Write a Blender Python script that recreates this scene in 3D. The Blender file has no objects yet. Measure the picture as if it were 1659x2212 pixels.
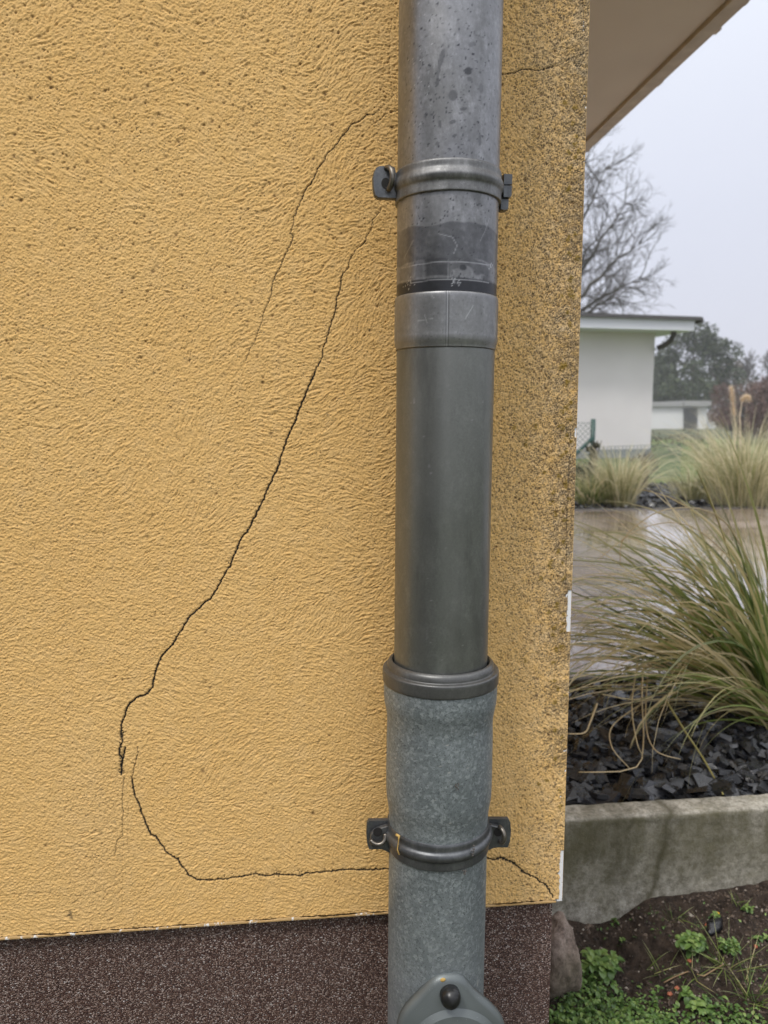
import bpy, math, random
import numpy as np
from mathutils import Vector, Matrix

random.seed(7)
rng = np.random.default_rng(11)
S = bpy.context.scene
C = S.collection
rad = math.radians

# ------------------------------------------------------------------ camera, sky, sun, exposure
EYE = 1.05                    # eye above the lower soil
TER = 0.30                    # terrace level
CAMY = -0.857
PITCH, YAW, F = rad(7.07), rad(6.0), 1660.0
cam_d = bpy.data.cameras.new('camera'); cam = bpy.data.objects.new('camera', cam_d); C.objects.link(cam)
cam.location = (0, CAMY, EYE); cam.rotation_euler = (rad(90) - PITCH, 0, -YAW)
cam_d.sensor_fit = 'VERTICAL'; cam_d.sensor_height = 36; cam_d.lens = 36 * F / 2212
cam_d.clip_start = 0.02; cam_d.clip_end = 2000
cam_d.dof.use_dof = True; cam_d.dof.focus_distance = 0.84; cam_d.dof.aperture_fstop = 8.0
S.camera = cam
S.render.resolution_x = 768; S.render.resolution_y = 1024
S.view_settings.view_transform = 'Standard'; S.view_settings.look = 'None'
S.view_settings.exposure = 0.12; S.view_settings.gamma = 1.0; S.view_settings.use_curve_mapping = False
S.cycles.volume_bounces = 1
S.cycles.max_bounces = 6

SUN_EL, SUN_AZ = rad(57), rad(-140)     # azimuth clockwise from +Y: behind the camera, to its left
w = bpy.data.worlds.new('World'); S.world = w; w.use_nodes = True
nt = w.node_tree; N = nt.nodes; L = nt.links; N.clear()
wo = N.new('ShaderNodeOutputWorld')
sky = N.new('ShaderNodeTexSky'); sky.sky_type = 'NISHITA'; sky.sun_disc = False
sky.sun_elevation = SUN_EL; sky.sun_rotation = SUN_AZ; sky.dust_density = 4
bg1 = N.new('ShaderNodeBackground'); bg1.inputs[1].default_value = 0.10; L.new(sky.outputs[0], bg1.inputs[0])
tc = N.new('ShaderNodeTexCoord'); sp = N.new('ShaderNodeSeparateXYZ'); L.new(tc.outputs['Generated'], sp.inputs[0])
nz = N.new('ShaderNodeTexNoise'); nz.inputs['Scale'].default_value = 2.2; nz.inputs['Detail'].default_value = 3
L.new(tc.outputs['Generated'], nz.inputs['Vector'])
ma = N.new('ShaderNodeMath'); ma.operation = 'MULTIPLY_ADD'; ma.inputs[1].default_value = 0.16; ma.inputs[2].default_value = -0.08
L.new(nz.outputs[0], ma.inputs[0])
ad = N.new('ShaderNodeMath'); ad.operation = 'ADD'; L.new(sp.outputs['Z'], ad.inputs[0]); L.new(ma.outputs[0], ad.inputs[1])
rp = N.new('ShaderNodeValToRGB'); L.new(ad.outputs[0], rp.inputs[0])
cr = rp.color_ramp; cr.elements[0].position = 0.0; cr.elements[0].color = (0.63, 0.64, 0.735, 1)
cr.elements[1].position = 1.0; cr.elements[1].color = (2.4, 2.4, 2.45, 1)
e = cr.elements.new(0.25); e.color = (0.71, 0.735, 0.84, 1)
e = cr.elements.new(0.48); e.color = (0.86, 0.90, 1.0, 1)
bg2 = N.new('ShaderNodeBackground'); bg2.inputs[1].default_value = 1.03; L.new(rp.outputs[0], bg2.inputs[0])
mx = N.new('ShaderNodeMixShader'); mx.inputs[0].default_value = 0.92
L.new(bg1.outputs[0], mx.inputs[1]); L.new(bg2.outputs[0], mx.inputs[2]); L.new(mx.outputs[0], wo.inputs[0])

sd = bpy.data.lights.new('sun', 'SUN'); sd.energy = 1.5; sd.angle = rad(10); sd.color = (1, 0.965, 0.92)
sun = bpy.data.objects.new('sun', sd); C.objects.link(sun)
sv = Vector((math.sin(SUN_AZ) * math.cos(SUN_EL), math.cos(SUN_AZ) * math.cos(SUN_EL), math.sin(SUN_EL)))
sun.rotation_euler = sv.to_track_quat('Z', 'Y').to_euler()

# ------------------------------------------------------------------ pixel -> point helpers (1659 x 2212 picture)
def ray(px, py):
    u = (px - 829.5) / F; v = (py - 1106) / F
    f = math.cos(PITCH) - v * math.sin(PITCH); dn = math.sin(PITCH) + v * math.cos(PITCH)
    return (u * math.cos(YAW) + f * math.sin(YAW), f * math.cos(YAW) - u * math.sin(YAW), -dn)
def onY(px, py, Y):
    r = ray(px, py); s = (Y - CAMY) / r[1]; return Vector((r[0] * s, Y, EYE + r[2] * s))
def onZ(px, py, Z):
    r = ray(px, py); s = (Z - EYE) / r[2]; return Vector((r[0] * s, CAMY + r[1] * s, Z))

# ------------------------------------------------------------------ object helpers
def tag(o, label=None, cat=None, group=None, kind=None):
    if label: o['label'] = label
    if cat: o['category'] = cat
    if group: o['group'] = group
    if kind: o['kind'] = kind
    return o
def empty(name, loc, rot=(0, 0, 0)):
    o = bpy.data.objects.new(name, None); o.location = loc; o.rotation_euler = rot; C.objects.link(o); return o
def npmesh(name, V, Fs, mat, parent=None, smooth=True, attrs=None, mats=None, midx=None):
    V = np.asarray(V, dtype=np.float32); me = bpy.data.meshes.new(name)
    if not isinstance(Fs, (list, tuple)): Fs = [Fs]
    Fs = [np.asarray(f, dtype=np.int32) for f in Fs if len(f)]
    me.vertices.add(len(V)); me.vertices.foreach_set('co', V.ravel())
    idx = np.concatenate([f.ravel() for f in Fs]); cnt = np.concatenate([np.full(len(f), f.shape[1], np.int32) for f in Fs])
    st = np.concatenate([[0], np.cumsum(cnt)[:-1]]).astype(np.int32)
    me.loops.add(len(idx)); me.loops.foreach_set('vertex_index', idx)
    me.polygons.add(len(cnt)); me.polygons.foreach_set('loop_start', st); me.polygons.foreach_set('loop_total', cnt)
    me.polygons.foreach_set('use_smooth', np.full(len(cnt), smooth, dtype=bool))
    for m in (mats or [mat]): me.materials.append(m)
    if midx is not None: me.polygons.foreach_set('material_index', np.asarray(midx, np.int32))
    me.update(calc_edges=True)
    for k, a in (attrs or {}).items():
        at = me.attributes.new(k, 'FLOAT', 'POINT'); at.data.foreach_set('value', np.asarray(a, np.float32).ravel())
    o = bpy.data.objects.new(name, me); C.objects.link(o)
    if parent: o.parent = parent
    return o
class MB:
    """collects solids, built as one mesh"""
    def __init__(s): s.v = []; s.f = []; s.a = []
    def add(s, vs, fs, a=0.0):
        b = len(s.v); s.v += [tuple(p) for p in vs]; s.f += [tuple(i + b for i in q) for q in fs]; s.a += [a] * len(vs)
    def box(s, x0, x1, y0, y1, z0, z1, M=None, bev=0.0):
        if bev > 0:
            P = []
            for z, i in ((z0, bev), (z0 + bev, 0), (z1 - bev, 0), (z1, bev)):
                for (cx, cy, sx, sy) in ((x0, y0, 1, 1), (x1, y0, -1, 1), (x1, y1, -1, -1), (x0, y1, 1, -1)):
                    a = (cx + sx * (i + bev), cy + sy * i, z); b2 = (cx + sx * i, cy + sy * (i + bev), z)
                    P += [b2, a] if (sx, sy) in ((1, 1), (-1, -1)) else [a, b2]
            fs = [tuple(range(7, -1, -1)), tuple(range(24, 32))]
            for k in range(3):
                for j in range(8):
                    fs.append((k * 8 + j, k * 8 + (j + 1) % 8, k * 8 + 8 + (j + 1) % 8, k * 8 + 8 + j))
        else:
            P = [(x, y, z) for z in (z0, z1) for (x, y) in ((x0, y0), (x1, y0), (x1, y1), (x0, y1))]
            fs = [(3, 2, 1, 0), (4, 5, 6, 7), (0, 1, 5, 4), (1, 2, 6, 5), (2, 3, 7, 6), (3, 0, 4, 7)]
        if M is not None: P = [M @ Vector(p) for p in P]
        s.add(P, fs)
    def tube(s, pts, rr, n=8, cap=True, a=0.0):
        pts = [Vector(p) for p in pts]
        if not isinstance(rr, (list, tuple)): rr = [rr] * len(pts)
        P = []; ref = None
        for i, p in enumerate(pts):
            t = (pts[min(i + 1, len(pts) - 1)] - pts[max(i - 1, 0)]).normalized()
            if ref is None: ref = t.orthogonal().normalized()
            ref = (ref - t * ref.dot(t)); ref = ref.normalized() if ref.length > 1e-6 else t.orthogonal().normalized()
            b = t.cross(ref)
            for k in range(n):
                q = 2 * math.pi * k / n; P.append(p + (ref * math.cos(q) + b * math.sin(q)) * rr[i])
        fs = []
        for i in range(len(pts) - 1):
            for k in range(n): fs.append((i * n + k, i * n + (k + 1) % n, (i + 1) * n + (k + 1) % n, (i + 1) * n + k))
        if cap: fs += [tuple(range(n - 1, -1, -1)), tuple(range((len(pts) - 1) * n, len(pts) * n))]
        s.add(P, fs, a)
    def prism(s, outline, y0, y1, bev=0.0):
        """outline in XZ, extruded along Y from y0 (front) to y1, front edge chamfered by bev"""
        n = len(outline); cx = sum(p[0] for p in outline) / n; cz = sum(p[1] for p in outline) / n
        rings = []
        if bev > 0:
            rings.append((y0, [(cx + (x - cx) * (1 - bev), cz + (z - cz) * (1 - bev)) for x, z in outline]))
            rings.append((y0 + (y1 - y0) * 0.25, [(cx + (x - cx) * (1 - bev * .3), cz + (z - cz) * (1 - bev * .3)) for x, z in outline]))
            rings.append((y0 + (y1 - y0) * 0.6, outline))
        else: rings.append((y0, outline))
        rings.append((y1, outline)); P = []
        for y, r in rings: P += [(x, y, z) for x, z in r]
        fs = [tuple(range(n))]
        for k in range(len(rings) - 1):
            for j in range(n): fs.append((k * n + j, (k + 1) * n + j, (k + 1) * n + (j + 1) % n, k * n + (j + 1) % n))
        fs.append(tuple(range(len(rings) * n - 1, (len(rings) - 1) * n - 1, -1)))
        s.add(P, fs)
    def build(s, name, mat, parent=None, smooth=False, attr=None):
        me = bpy.data.meshes.new(name); me.from_pydata(s.v, [], s.f); me.materials.append(mat)
        me.polygons.foreach_set('use_smooth', [smooth] * len(me.polygons)); me.update()
        if attr:
            at = me.attributes.new(attr, 'FLOAT', 'POINT'); at.data.foreach_set('value', s.a)
        o = bpy.data.objects.new(name, me); C.objects.link(o)
        if parent: o.parent = parent
        return o

# ------------------------------------------------------------------ material helpers
class Mat:
    def __init__(s, name, rough=0.7, metal=0.0, col=(0.5, 0.5, 0.5), spec=0.5):
        s.m = bpy.data.materials.new(name); s.m.use_nodes = True; s.t = s.m.node_tree
        s.p = s.t.nodes['Principled BSDF']
        s.p.inputs['Roughness'].default_value = rough; s.p.inputs['Metallic'].default_value = metal
        s.p.inputs['Base Color'].default_value = (*col, 1); s.p.inputs['Specular IOR Level'].default_value = spec
        s.co = s.n('ShaderNodeTexCoord').outputs['Object']
    def n(s, k): return s.t.nodes.new(k)
    def l(s, a, b): s.t.links.new(a, b)
    def inp(s, sock, v):
        if hasattr(v, 'is_output'): s.l(v, sock)
        elif isinstance(v, (tuple, list)): sock.default_value = (*v, 1) if len(v) == 3 and sock.type == 'RGBA' else v
        else: sock.default_value = v
    def mapping(s, sc=(1, 1, 1), rot=(0, 0, 0)):
        m = s.n('ShaderNodeMapping'); m.inputs['Scale'].default_value = sc; m.inputs['Rotation'].default_value = rot
        s.l(s.co, m.inputs[0]); return m.outputs[0]
    def noise(s, scale, detail=3, rough=0.5, vec=None, dist=0.0):
        q = s.n('ShaderNodeTexNoise'); q.inputs['Scale'].default_value = scale; q.inputs['Detail'].default_value = detail
        q.inputs['Roughness'].default_value = rough; q.inputs['Distortion'].default_value = dist
        s.l(vec if vec is not None else s.co, q.inputs['Vector']); return q.outputs[0]
    def voro(s, scale, feature='F1', out='Distance', vec=None):
        q = s.n('ShaderNodeTexVoronoi'); q.feature = feature; q.inputs['Scale'].default_value = scale
        s.l(vec if vec is not None else s.co, q.inputs['Vector']); return q.outputs[out]
    def ramp(s, v, stops, interp='LINEAR'):
        q = s.n('ShaderNodeValToRGB'); s.l(v, q.inputs[0]); r = q.color_ramp; r.interpolation = interp
        r.elements[0].position = stops[0][0]; r.elements[1].position = stops[-1][0]
        def c(x): return (x, x, x, 1) if isinstance(x, (int, float)) else (*x, 1)
        r.elements[0].color = c(stops[0][1]); r.elements[1].color = c(stops[-1][1])
        for p, x in stops[1:-1]: r.elements.new(p).color = c(x)
        return q.outputs[0]
    def mix(s, f, a, b, mode='MIX'):
        q = s.n('ShaderNodeMix'); q.data_type = 'RGBA'; q.blend_type = mode
        s.inp(q.inputs[0], f); s.inp(q.inputs[6], a); s.inp(q.inputs[7], b); return q.outputs[2]
    def math(s, op, a, b=0.0, c=None):
        q = s.n('ShaderNodeMath'); q.operation = op; s.inp(q.inputs[0], a); s.inp(q.inputs[1], b)
        if c is not None: s.inp(q.inputs[2], c)
        return q.outputs[0]
    def attr(s, name):
        q = s.n('ShaderNodeAttribute'); q.attribute_name = name; return q.outputs['Fac']
    def xyz(s):
        q = s.n('ShaderNodeSeparateXYZ'); s.l(s.co, q.inputs[0]); return q.outputs
    def col(s, v): s.inp(s.p.inputs['Base Color'], v); return s
    def rough(s, v): s.inp(s.p.inputs['Roughness'], v); return s
    def bump(s, h, dist=0.001, strength=1.0, prev=None):
        b = s.n('ShaderNodeBump'); b.inputs['Distance'].default_value = dist; b.inputs['Strength'].default_value = strength
        s.l(h, b.inputs['Height'])
        if prev is not None: s.l(prev, b.inputs['Normal'])
        s.l(b.outputs[0], s.p.inputs['Normal']); return b.outputs[0]

# ------------------------------------------------------------------ noise fields
def fld(H, W, lam, seed, ani=1.0, sharp=False):
    """unit-variance smooth noise, wavelength about lam pixels (band limited when sharp)"""
    r = np.random.default_rng(seed); a = np.fft.rfft2(r.standard_normal((H, W)).astype(np.float32))
    fy = np.fft.fftfreq(H)[:, None]; fx = np.fft.rfftfreq(W)[None, :]
    q = np.sqrt((fx * ani) ** 2 + fy ** 2); f0 = 1.0 / lam
    g = np.exp(-((q - f0) / (0.45 * f0)) ** 2) if sharp else np.exp(-(q / f0) ** 2)
    g[0, 0] = 0
    o = np.fft.irfft2(a * g, s=(H, W)); return ((o - o.mean()) / o.std()).astype(np.float32)
def lic(noise, ang, n, step=1.0):
    H, W = noise.shape; yy, xx = np.mgrid[0:H, 0:W].astype(np.float32); acc = noise.copy(); c = 1
    for sg in (1, -1):
        x = xx.copy(); y = yy.copy()
        for k in range(n):
            ix = np.clip(x, 0, W - 1).astype(np.int32); iy = np.clip(y, 0, H - 1).astype(np.int32)
            a = ang[iy, ix]; x += sg * step * np.cos(a); y += sg * step * np.sin(a)
            ix = np.clip(x, 0, W - 1).astype(np.int32); iy = np.clip(y, 0, H - 1).astype(np.int32)
            acc += noise[iy, ix] * (1 - k / n)
    return (acc - acc.mean()) / acc.std()
def splat(A, xs, zs, X, Z, r, val, mode='max', soft=1.0):
    """gaussian dab of radius r (m) into array A on the fine grid"""
    i0 = int((X - 3 * r - xs[0]) / (xs[1] - xs[0])); i1 = int((X + 3 * r - xs[0]) / (xs[1] - xs[0])) + 2
    j0 = int((Z - 3 * r - zs[0]) / (zs[1] - zs[0])); j1 = int((Z + 3 * r - zs[0]) / (zs[1] - zs[0])) + 2
    i0 = max(i0, 0); j0 = max(j0, 0); i1 = min(i1, len(xs)); j1 = min(j1, len(zs))
    if i0 >= i1 or j0 >= j1: return
    d = ((xs[i0:i1] - X) ** 2)[None, :] + ((zs[j0:j1] - Z) ** 2)[:, None]
    g = val * np.exp(-d / (r * r) * soft)
    if mode == 'max': A[j0:j1, i0:i1] = np.maximum(A[j0:j1, i0:i1], g)
    else: A[j0:j1, i0:i1] += g

# ================================================================== THE HOUSE
CX = onY(1240, 1106, 0).x                      # right corner
WB = onY(620, 1980, 0).z                       # underside of the render
SOFZ = EYE + 1.22
house = tag(empty('yellow_house', (0, 4, 0)), 'house with cracked mustard yellow rendered wall, dark speckled plinth and brown eave', 'house')
def tohouse(o):
    o.parent = house; o.matrix_parent_inverse = Matrix.Translation((0, -4, 0)); return o

# wall: a fine relief grid where one stands close to it, coarse further off
dx = 0.00072
xf = np.arange(-0.47, CX, dx); zf = np.arange(WB, EYE + 0.56, dx)
H_, W_ = len(zf), len(xf)
XX, ZZ = np.meshgrid(xf, zf)
PIPX = 0.1444
ang = 0.15 + 0.45 * fld(H_, W_, 260, 1) + 0.28 * fld(H_, W_, 90, 2)
rgt = np.clip((XX - (PIPX + 0.01)) / 0.05, 0, 1)
up = np.clip((ZZ - EYE) / 0.35, 0, 1)
ang = ang * (1 - 0.6 * rgt) + rgt * (-1.15) - 0.45 * up * (1 - rgt)
near = np.clip(1 - np.abs(XX - (PIPX - 0.10)) / 0.09, 0, 1) * np.clip((ZZ - EYE + 0.1) / 0.2, 0, 1)
ang += near * 1.05
ang2 = ang + .22 * fld(H_, W_, 30, 34)
s1 = lic(fld(H_, W_, 2.4, 3), ang2, 6)
s2 = lic(fld(H_, W_, 2.8, 32), ang2 + .25 * fld(H_, W_, 45, 35), 9)
iso = fld(H_, W_, 2.6, 4)
amt = np.clip(0.55 + 0.30 * fld(H_, W_, 80, 5) + .45 * np.exp(-((XX - PIPX + .10) / .11) ** 2), 0.12, 1.15)
h = 0.24 * s1 * amt + 0.27 * iso * (1.25 - .5 * amt) + 0.12 * fld(H_, W_, 5, 6) + 0.05 * fld(H_, W_, 30, 7)
h -= 0.36 * np.clip(-s2 - 1.2, 0, 1.6) * (.4 + .6 * amt)           # dragged scratches
h += 0.22 * np.clip(s2 - 1.4, 0, 1.2) * amt                          # and burrs beside them
h += 0.30 * np.clip(fld(H_, W_, 4.5, 8) - 2.1, 0, 1.2)               # stray grit
h -= 0.40 * np.clip(fld(H_, W_, 4.0, 36) - 1.9, 0, 1.2)              # small hollows
h = (h * .88).astype(np.float32)
del s1, s2
pit = np.zeros((H_, W_), np.float32); crk = np.zeros_like(pit); lich = np.zeros_like(pit)
dots = []
for k in range(3400):
    X = rng.uniform(xf[0], CX); Z = rng.uniform(WB, zf[-1])
    dens = 0.10 + 0.9 * max(0, min(1, (Z - EYE + 0.02) / 0.3)) * (1 if X < PIPX else .5)
    if X > PIPX: dens = max(dens, 0.25 + 0.75 * max(0, min(1, (X - PIPX - .02) / .12)))
    if rng.uniform() < dens: splat(pit, xf, zf, X, Z, rng.uniform(0.0007, 0.0015) * (1.5 if rng.uniform() < .12 else 1), rng.uniform(.55, 1))
for k in range(15000):   # black algae dots in the strip beside the corner
    X = CX - (CX - PIPX - .05) * rng.beta(1.0, 1.5); Z = rng.uniform(WB, zf[-1])
    hz = max(0, min(1, (Z - EYE + .42) / .45))
    if rng.uniform() < .25 + .75 * hz: dots.append((X, Z, rng.uniform(.0005, .0009) * (1 + .5 * max(0, (X - PIPX - .06) / .1)), rng.uniform(.55, 1)))
for k in range(9000):
    X = CX - .030 * rng.beta(1, 1.6); Z = rng.uniform(EYE - .42, zf[-1])
    if math.sin(Z * 41) + math.sin(Z * 97 + 1) + .6 * math.sin(Z * 190) > -.5: dots.append((X, Z, rng.uniform(.0006, .0012), rng.uniform(.5, 1)))
# weathering near the outside corner
edge = np.clip((XX - (PIPX + 0.045)) / (CX - PIPX - 0.045), 0, 1)
alg = fld(H_, W_, 3.0, 9, sharp=True) * 1.15 + fld(H_, W_, 6, 10) * .45 + lic(fld(H_, W_, 10, 12), np.full((H_, W_), 1.5, np.float32), 30) * .22 - 1.2 * h
thr = 2.6 - 1.85 * edge ** .6 + 1.0 * np.clip((EYE - 0.12 - ZZ) / 0.25, 0, 1)
grime = np.clip((alg - thr) * 1.5, 0, 1)
for (X, Z, r_, v_) in dots: splat(grime, xf, zf, X, Z, r_, v_)
lowleft = np.exp(-((XX + 0.24) / 0.05) ** 2) * np.clip((EYE - 0.30 - ZZ) / 0.15, 0, 1)
grime = np.maximum(grime, np.clip((fld(H_, W_, 3, 14) - 0.8 * h * 2 - 1.7) * lowleft * .8, 0, .6))
# cracks, read off the picture
def z_full(pts, ox, oy, sc): return [((ox + x / sc) / 1.12116, (oy + y / sc) / 1.12116) for x, y in pts]
CR = []
A2 = lambda p: z_full(p, 560, 220, 3.252)
A1 = lambda p: z_full(p, 240, 1560, 2.304)
CR.append((A2([(1315,152),(1240,180),(1200,205),(1165,240),(1100,275)]), .48))
CR.append((A2([(1270,10),(1262,50),(1245,70),(1215,95),(1180,145),(1130,185)]), .35))
CR.append((A2([(1130,185),(1065,190),(1030,225),(985,258),(945,275),(915,315),(870,360),(845,405),(800,460),(755,510),(740,550),(690,610),(655,690),(615,740),(575,810),(540,890)]), .72))
CR.append((A2([(540,890),(515,940),(490,1020),(470,1080),(465,1125),(488,1150),(470,1210),(435,1270),(415,1320),(390,1380),(355,1440),(328,1500),(318,1600)]), .64))
CR.append((A2([(318,1600),(300,1660),(265,1740),(240,1830),(215,1900),(190,1970),(150,2050),(110,2130)]), .5))
CR.append((A2([(1180,930),(1140,990),(1110,1020),(1120,1055),(1080,1130),(1060,1180),(1025,1220),(985,1260),(945,1320),(925,1390),(880,1440)]), .58))
CR.append((A2([(880,1440),(868,1490),(862,1560),(835,1640),(820,1740),(797,1800),(788,1850),(755,1950),(718,2040),(715,2090),(690,2150),(660,2212)]), .8))
CR.append(([(680.5,803),(655,862),(640,905),(612,970),(600,1010),(575,1065),(555,1110),(540,1140),(518,1168),(500,1215),(480,1255),(455,1290),(425,1318),(408,1335)] + A1([(415,0)]), 1.2))
CR.append((A1([(415,0),(370,45),(335,90),(310,160),(300,235),(270,275),(205,300),(165,345),(145,400),(123,445),(125,500),(130,540),(115,580),(112,610),(128,640),(128,720)]), 1.3))
CR.append((A1([(148,575),(128,640),(128,720)]), 1.2))
CR.append((A1([(140,745),(135,830),(133,1000),(128,1060),(100,1100),(90,1180)]), .5))
CR.append((A1([(133,1000),(135,1200),(128,1500)]), .25))
CR.append((A1([(160,880),(162,1170)]), .25))
CR.append((A1([(215,570),(212,620),(200,680),(185,750)]), .6))
CR.append((A1([(185,750),(195,830),(225,890),(245,950),(265,1000),(290,1060),(320,1070),(345,1110),(370,1155),(440,1195),(470,1240),(500,1285),(545,1310)]), 1.15))
CR.append((A1([(545,1310),(620,1315),(700,1308),(800,1295),(860,1280),(940,1290),(1010,1280),(1120,1290),(1150,1275),(1250,1268),(1320,1262),(1400,1255),(1470,1255),(1540,1252),(1625,1250),(1700,1246)]), 1.0))
CR.append((z_full([(960,45),(1040,62),(1100,50),(1150,70),(1190,95),(1240,150),(1310,185),(1360,215),(1410,245),(1440,285),(1465,325),(1470,350)], 860, 2060, 3.072), 1.1))
CR.append((z_full([(150,800),(240,788),(300,785),(320,765),(360,755),(400,740),(440,748),(500,760),(550,768),(620,745),(700,722)], 1180, 0, 4.424), .7))
CR.append((z_full([(700,722),(740,705),(800,680),(860,650),(920,615),(1040,595)], 1180, 0, 4.424), .4))
CR.append((z_full([(1020,0),(1025,200),(1030,330),(1055,360)], 1180, 0, 4.424), .5))
CR.append((z_full([(890,200),(885,450),(870,700),(850,1000),(840,1500),(835,1900)], 1180, 1000, 4.424), .5))
CR.append((z_full([(265,190),(245,480),(255,700),(270,800),(285,920)], 880, 0, 3.95), .3))
CR.append((z_full([(0,160),(150,150),(280,145),(400,165),(480,160),(600,125),(690,90)], 0, 2100, 2.37), .3))
for pts, wd in CR:
    P = [onY(x, y, 0) for x, y in pts]; off = 0.0; offz = 0.0
    for a, b in zip(P[:-1], P[1:]):
        n = max(2, int((b - a).length / 0.0005))
        for k in range(n):
            t = k / n; off = off * .9 + rng.normal() * .00022; offz = offz * .9 + rng.normal() * .00022
            X = a.x + (b.x - a.x) * t + off; Z = a.z + (b.z - a.z) * t + offz
            r = (0.00060 + 0.00034 * max(0, wd - .5)) * (1 + .25 * rng.normal())
            if wd > .75 and rng.uniform() < .02: splat(crk, xf, zf, X + rng.normal() * .0012, Z + rng.normal() * .0012, rng.uniform(.0006, .0013), .6)
            splat(crk, xf, zf, X, Z, max(r, .0005), min(1.0, wd * rng.uniform(.8, 1.15)))
# spalled spots along the cracks
for (x, y, rr, sx) in ([(131, 490, .0042, 10), (127, 520, .0034, 8), (120, 620, .0030, 6), (126, 660, .0030, 7), (124, 700, .0034, 9), (170,335,.0016,3)] +
                   [(x, 1288 - (x - 860) * .052 + rng.uniform(-4, 4), rng.uniform(.0012, .0022), 4) for x in (620, 700, 745, 860, 900, 935, 975, 990, 1000, 1115, 1130, 1160, 1320, 1340, 1360, 1465, 1480, 1540, 1570)]):
    q = A1([(x, y)])[0]; p = onY(q[0], q[1], 0)
    for k in range(sx * 2): splat(crk, xf, zf, p.x + rng.normal() * rr * .32, p.z + rng.normal() * rr * 1.1, rr * rng.uniform(.15, .38), rng.uniform(.5, .75))
for (x, y) in ((1060,55),(1080,48),(1100,58),(1120,66),(1150,76),(1180,92),(1240,150)):
    q = z_full([(x, y)], 860, 2060, 3.072)[0]; p = onY(q[0], q[1], 0); splat(crk, xf, zf, p.x, p.z, .0022, .75)
for (x, y) in ((405,255),(412,285),(400,270)):
    q = z_full([(x, y)], 0, 2100, 2.37)[0]; p = onY(q[0], q[1], 0); splat(grime, xf, zf, p.x, p.z, .0022, .8)
# lichen discs
LI = [(1225,825),(1232,870),(1230,905),(1222,880),(1218,790),(1232,950),(1221,1040),(1228,1075),(1190,1212),(1187,1222),(1205,1190),(1168,1248),(1216,1250),(1185,1322),(1216,1325),(1217,1345),(1214,1362),(1213,1395),(1221,1500),(1213,1590),(1209,1705),(1207,1742),(1245,295),(1250,330),(1225,410),(1243,340),(1236,640),(1212,640),(1229,700),(1110,925),(1135,960),(1175,1020),(1198,1355),(1247,560),(1240,505)]
LI += [(1250 - y * .0277 - rng.exponential(14), y) for y in rng.uniform(220, 1700, 46)]
for x, y in LI:
    p = onY(x, y, 0)
    for k in range(7): splat(lich, xf, zf, p.x + rng.normal() * .0012, p.z + rng.normal() * .0014, rng.uniform(.0009, .0016), rng.uniform(.7, 1))
h = h - 1.2 * pit - 1.6 * np.clip(crk, 0, 1) + 0.5 * lich
# chipped edge: the plastic corner bead shows
def zpx(y): return onY(1225, y, 0).z
chip_rows = []
rag = 0.0042 + 0.0006 * fld(H_, W_, 12, 15)[:, :1]
for (ya, yb, wdt) in ((1275, 1364, 1.0), (1835, 1945, 0.9), (925, 945, .45)):
    zz = (ZZ < zpx(ya)) & (ZZ > zpx(yb)) & (XX > CX - rag * wdt - 0.0004)
    h = np.where(zz, -5.0, h); grime = np.where(zz, 0, grime); chip_rows.append((zpx(yb), zpx(ya)))
edge_round = np.clip((XX - (CX - 0.002)) / 0.002, 0, 1)
h = h - .35 * edge_round ** 2
base_h = 1.6
# assemble: coarse columns / rows outside
xa = np.concatenate([np.array([-7, -4, -2.2, -1.3, -.9, -.65, -.54]), xf, [CX]]); za = np.concatenate([zf, EYE + np.array([.6, .7, .9]), [SOFZ + .02]])
HH = np.zeros((len(za), len(xa)), np.float32); HH[:H_, 7:7 + W_] = h
def pad(A):
    B = np.zeros((len(za), len(xa)), np.float32); B[:H_, 7:7 + W_] = A; return B
XA, ZA = np.meshgrid(xa, za); fine = pad(np.ones((H_, W_), np.float32))
YA = np.where(fine > 0, -(base_h + HH) / 1000.0, -base_h / 1000.0)
YA[:, -1] = -0.0009
for (z0_, z1_) in chip_rows: YA[(za > z0_) & (za < z1_), -1] = .004
V = np.stack([XA, YA, ZA], -1).reshape(-1, 3)
nx, nz_ = len(xa), len(za)
ii = (np.arange(nz_ - 1)[:, None] * nx + np.arange(nx - 1)[None, :]).ravel()
Fq = np.stack([ii, ii + 1, ii + nx + 1, ii + nx], -1)
nv = len(V)   # return wall and back
extra = np.array([(CX, -0.0009, WB), (CX, -0.0009, SOFZ + .02), (CX, 8.0, SOFZ + .02), (CX, 8.0, WB), (-7, 8.0, SOFZ + .02), (-7, 8.0, WB), (-7, -.0016, SOFZ + .02), (-7, -.0016, WB)], np.float32)
V = np.concatenate([V, extra])
F2 = np.array([(0, 3, 2, 1), (3, 5, 4, 2), (5, 7, 6, 4)], np.int32) + nv
z8 = np.zeros(8)
m = Mat('yellow_render', rough=0.88, spec=0.25)
n1 = m.noise(6, 4); n2 = m.noise(420, 3, .6); n3 = m.noise(55, 3)
c = m.mix(m.ramp(n1, [(.3, 0), (.7, 1)]), (0.825, 0.515, 0.185), (0.865, 0.560, 0.218))
c = m.mix(m.ramp(n2, [(.35, 0), (.7, .5)]), c, (0.68, 0.42, 0.165))
c = m.mix(m.ramp(n3, [(.45, 0), (.75, .18)]), c, (0.86, 0.62, 0.33))
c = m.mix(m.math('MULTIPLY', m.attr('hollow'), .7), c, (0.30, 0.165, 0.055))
c = m.mix(m.math('MULTIPLY', m.attr('worn'), .9), c, (0.68, 0.545, 0.365))
c = m.mix(m.math('MULTIPLY', m.attr('grime'), .93), c, (0.035, 0.035, 0.032))
c = m.mix(m.math('MULTIPLY', m.attr('pit'), .8), c, (0.09, 0.045, 0.02))
c = m.mix(m.attr('crack'), c, (0.012, 0.014, 0.014))
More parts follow.
